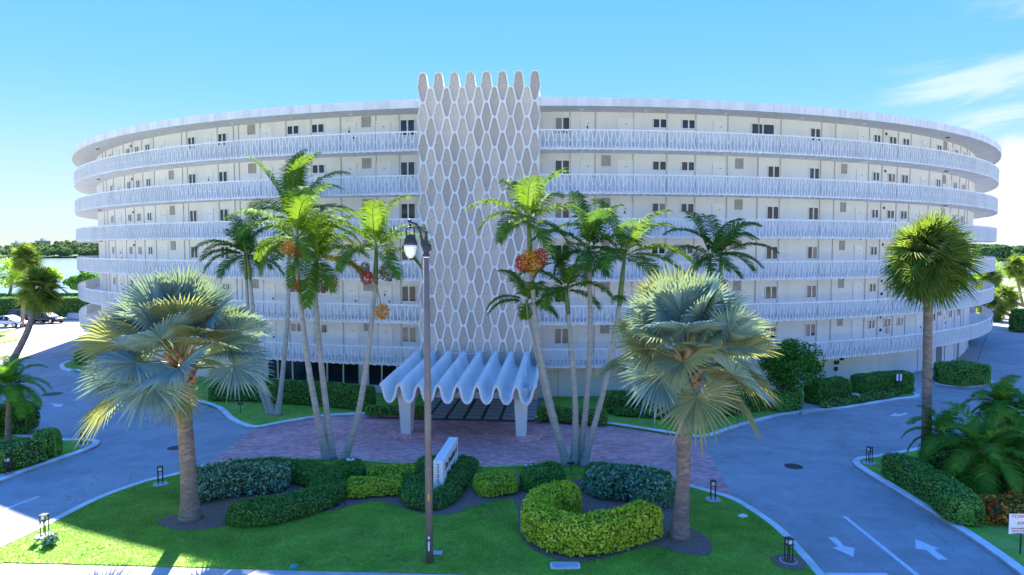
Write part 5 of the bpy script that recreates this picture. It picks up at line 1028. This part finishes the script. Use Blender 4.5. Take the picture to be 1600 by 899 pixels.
g = G(1403, 618, LAWN_Z); o = empty('parking_sign', (*g, LAWN_Z)); tag(o, 'small blue and white parking signs on a black post before the clipped hedge', 'sign'); B = Vector(o.location); zt_ = AT(1403, 584, g[1]).z - LAWN_Z; zb_ = AT(1403, 595, g[1]).z - LAWN_Z
mb = MB(); mb.tube([(0, 0, -.05), (0, 0, zt_)], 0.045, 6); mb.build('post', M['black'], o)
mb = MB(); mb.box(-0.19, 0.19, -0.07, -0.055, zb_, zt_); b1 = mb.build('plate', M['blueink'], o)
for s in (-1, 1):
    mb = MB(); mb.box(s * 0.115 - 0.06, s * 0.115 + 0.06, -0.08, -0.071, zb_ + 0.01, zt_ - 0.01); mb.build('white_panel', M['white'], b1)
mb = MB(); mb.lathe([(0.28, 0), (0.30, 0.4), (0.24, 0.45), (0.05, 0.47)], n=14); o = mb.build('utility_drum', M['concrete']); o.location = (*G(1336, 626, LAWN_Z), LAWN_Z); tag(o, 'pale round utility drum in the gap between the clipped hedges', 'utility box')
# guy wire at the right end
mb = MB(); mb.tube([Vector((*G(1528, 562), 0)), AT(1553, 492, G(1528, 562)[1] + 3), AT(1566, 455, G(1528, 562)[1] + 5)], [0.035, 0.03, 0.03], 6); o = mb.build('leaning_pole', M['pole']); tag(o, 'thin pole leaning against the right end of the balconies', 'pole')

# ------------------------------------------------------------------ cars
def sedan(name, label, paint, loc, rz, roofh=1.45, long=4.6, suv=False):
    t = empty(name, loc, rz); tag(t, label, 'car', 'parked cars')
    h = long / 2
    st = [(-h, .45, .72, .70), (-h + .12, .32, .92, .82), (-h * .62, .28, .98, .88), (-h * .2, .27, .98, .90), (h * .25, .27, .97, .90), (h * .55, .28, .88, .88), (h - .25, .32, .76, .82), (h, .42, .62, .68)]
    if suv: st = [(x, a, b + .15, w) for x, a, b, w in st]
    V = []; F = []
    for x, zl, zb, w in st: V += [(x, -w * .92, zl), (x, -w, zl + (zb - zl) * .45), (x, -w * .9, zb), (x, 0, zb + .04), (x, w * .9, zb), (x, w, zl + (zb - zl) * .45), (x, w * .92, zl)]
    n = 7
    for i in range(len(st) - 1):
        for k in range(n - 1): F.append((i * n + k, i * n + k + 1, i * n + n + k + 1, i * n + n + k))
        F.append((i * n + 6, i * n, i * n + n, i * n + n + 6))
    F += [tuple(range(n))[::-1], tuple(range((len(st) - 1) * n, len(st) * n))]
    body = mesh('body', V, F, paint, t, True); body.modifiers.new('sub', 'SUBSURF').render_levels = 1
    zb = .95 + (.15 if suv else 0); rear = -h * .92 if suv else -h * .62
    cab = [(rear, zb, .80), (-h * (.72 if suv else .35), roofh - .06, .62), (-h * .1, roofh, .64), (h * .12, roofh - .05, .62), (h * .5, zb - .06, .78)]
    V = []; F = []
    for x, z, w in cab: V += [(x, -w, z), (x, w, z)]
    V += [(x, s * .80, zb - .08) for x, z, w in cab for s in (-1, 1)]
    m = len(cab)
    for i in range(m - 1): F += [(2 * i, 2 * i + 2, 2 * i + 3, 2 * i + 1), (2 * m + 2 * i, 2 * m + 2 * i + 2, 2 * i + 2, 2 * i), (2 * i + 1, 2 * i + 3, 2 * m + 2 * i + 3, 2 * m + 2 * i + 1)]
    mesh('cabin_glass', V, F, M['glass'], t)
    V = [(x, s * (w + .01), z + .015) for x, z, w in cab[1:4] for s in (-1, 1)]; roofm = mesh('roof', V + [(a, b, c - .05) for a, b, c in V], [(0, 2, 3, 1), (2, 4, 5, 3), (0, 1, 7, 6), (4, 10, 11, 5), (0, 6, 8, 2), (2, 8, 10, 4), (1, 3, 9, 7), (3, 5, 11, 9)], paint, t)
    mb = MB()
    for s in (-1, 1):
        mb.tube([(cab[0][0], s * .80, cab[0][1]), (cab[1][0], s * .63, cab[1][1])], .04, 5); mb.tube([(cab[4][0], s * .79, cab[4][1]), (cab[3][0], s * .63, cab[3][1])], .035, 5); mb.tube([(-.1, s * .81, zb), (-.15, s * .645, roofh)], .035, 5)
    mb.build('pillars', paint, t)
    for x in (-h * .6, h * .62):
        for s in (-1, 1):
            mb = MB(); mb.tube([(x, s * .68, .33), (x, s * .91, .33)], .33, 16); wh = mb.build('wheel', M['tyre'], t); mb = MB(); mb.tube([(x, s * .90, .33), (x, s * .925, .33)], .21, 12); mb.build('rim', M['chrome'], wh)
    for s in (-1, 1):
        mb = MB(); mb.box(h - .16, h - .01, s * .62 - .15, s * .62 + .15, .60, .72); mb.build('headlight', M['headlamp'], t)
        mb = MB(); mb.box(-h - .01, -h + .14, s * .6 - .16, s * .6 + .16, .68, .84); mb.build('tail_light', M['redink'], t)
        mb = MB(); mb.box(h * .36, h * .36 + .15, s * .98 - .09, s * .98 + .09, .93, 1.05); mb.build('mirror', paint, t)
    return t
def onlot(px, py): return (*G(px, py), 0.01)
sedan('parked_car', 'black sedan parked before the tall hedge, nose to the right', M['carblack'], onlot(74, 505), R_(-12))
sedan('parked_car', 'dark maroon wagon parked left of the black sedan', M['carmaroon'], onlot(38, 502), R_(-20), 1.65, 4.5, True)
sedan('parked_car', 'white car at the left picture edge behind palm foliage', M['carwhite'], onlot(16, 511), R_(-8))
gc = G(1520, 545); sedan('parked_car', 'dark car parked under the right end of the building', M['carblack'], (gc[0] - 1.2, gc[1] + 2.5, 0.01), R_(110))
c = onlot(110, 498); t = empty('covered_car', c, R_(-10)); tag(t, 'car under a pale silver-grey fabric cover next to the black sedan', 'car', 'parked cars')
V = []; F = []; st = [(-2.3, .75, .6), (-2.15, .95, .86), (-1.4, 1.05, .93), (-.9, 1.38, .95), (-.1, 1.5, .95), (.5, 1.4, .95), (1.1, 1.05, .95), (1.8, .92, .93), (2.25, .75, .85), (2.38, .55, .6)]
for x, z, w in st: V += [(x, -w * 1.02, .06), (x, -w, z * .55), (x, -w * .72, z * .94), (x, 0, z), (x, w * .72, z * .94), (x, w, z * .55), (x, w * 1.02, .06)]
for i in range(len(st) - 1):
    for k in range(6): F.append((i * 7 + k, i * 7 + k + 1, i * 7 + 7 + k + 1, i * 7 + 7 + k))
F += [tuple(range(7))[::-1], tuple(range(63, 70))]
o = mesh('cover', V, F, M['cover'], t, True); o.modifiers.new('sub', 'SUBSURF').render_levels = 2
for x in (-1.4, 1.4):
    for s in (-1, 1): mb = MB(); mb.tube([(x, s * .7, .3), (x, s * .88, .3)], .3, 12); mb.build('wheel', M['tyre'], t)
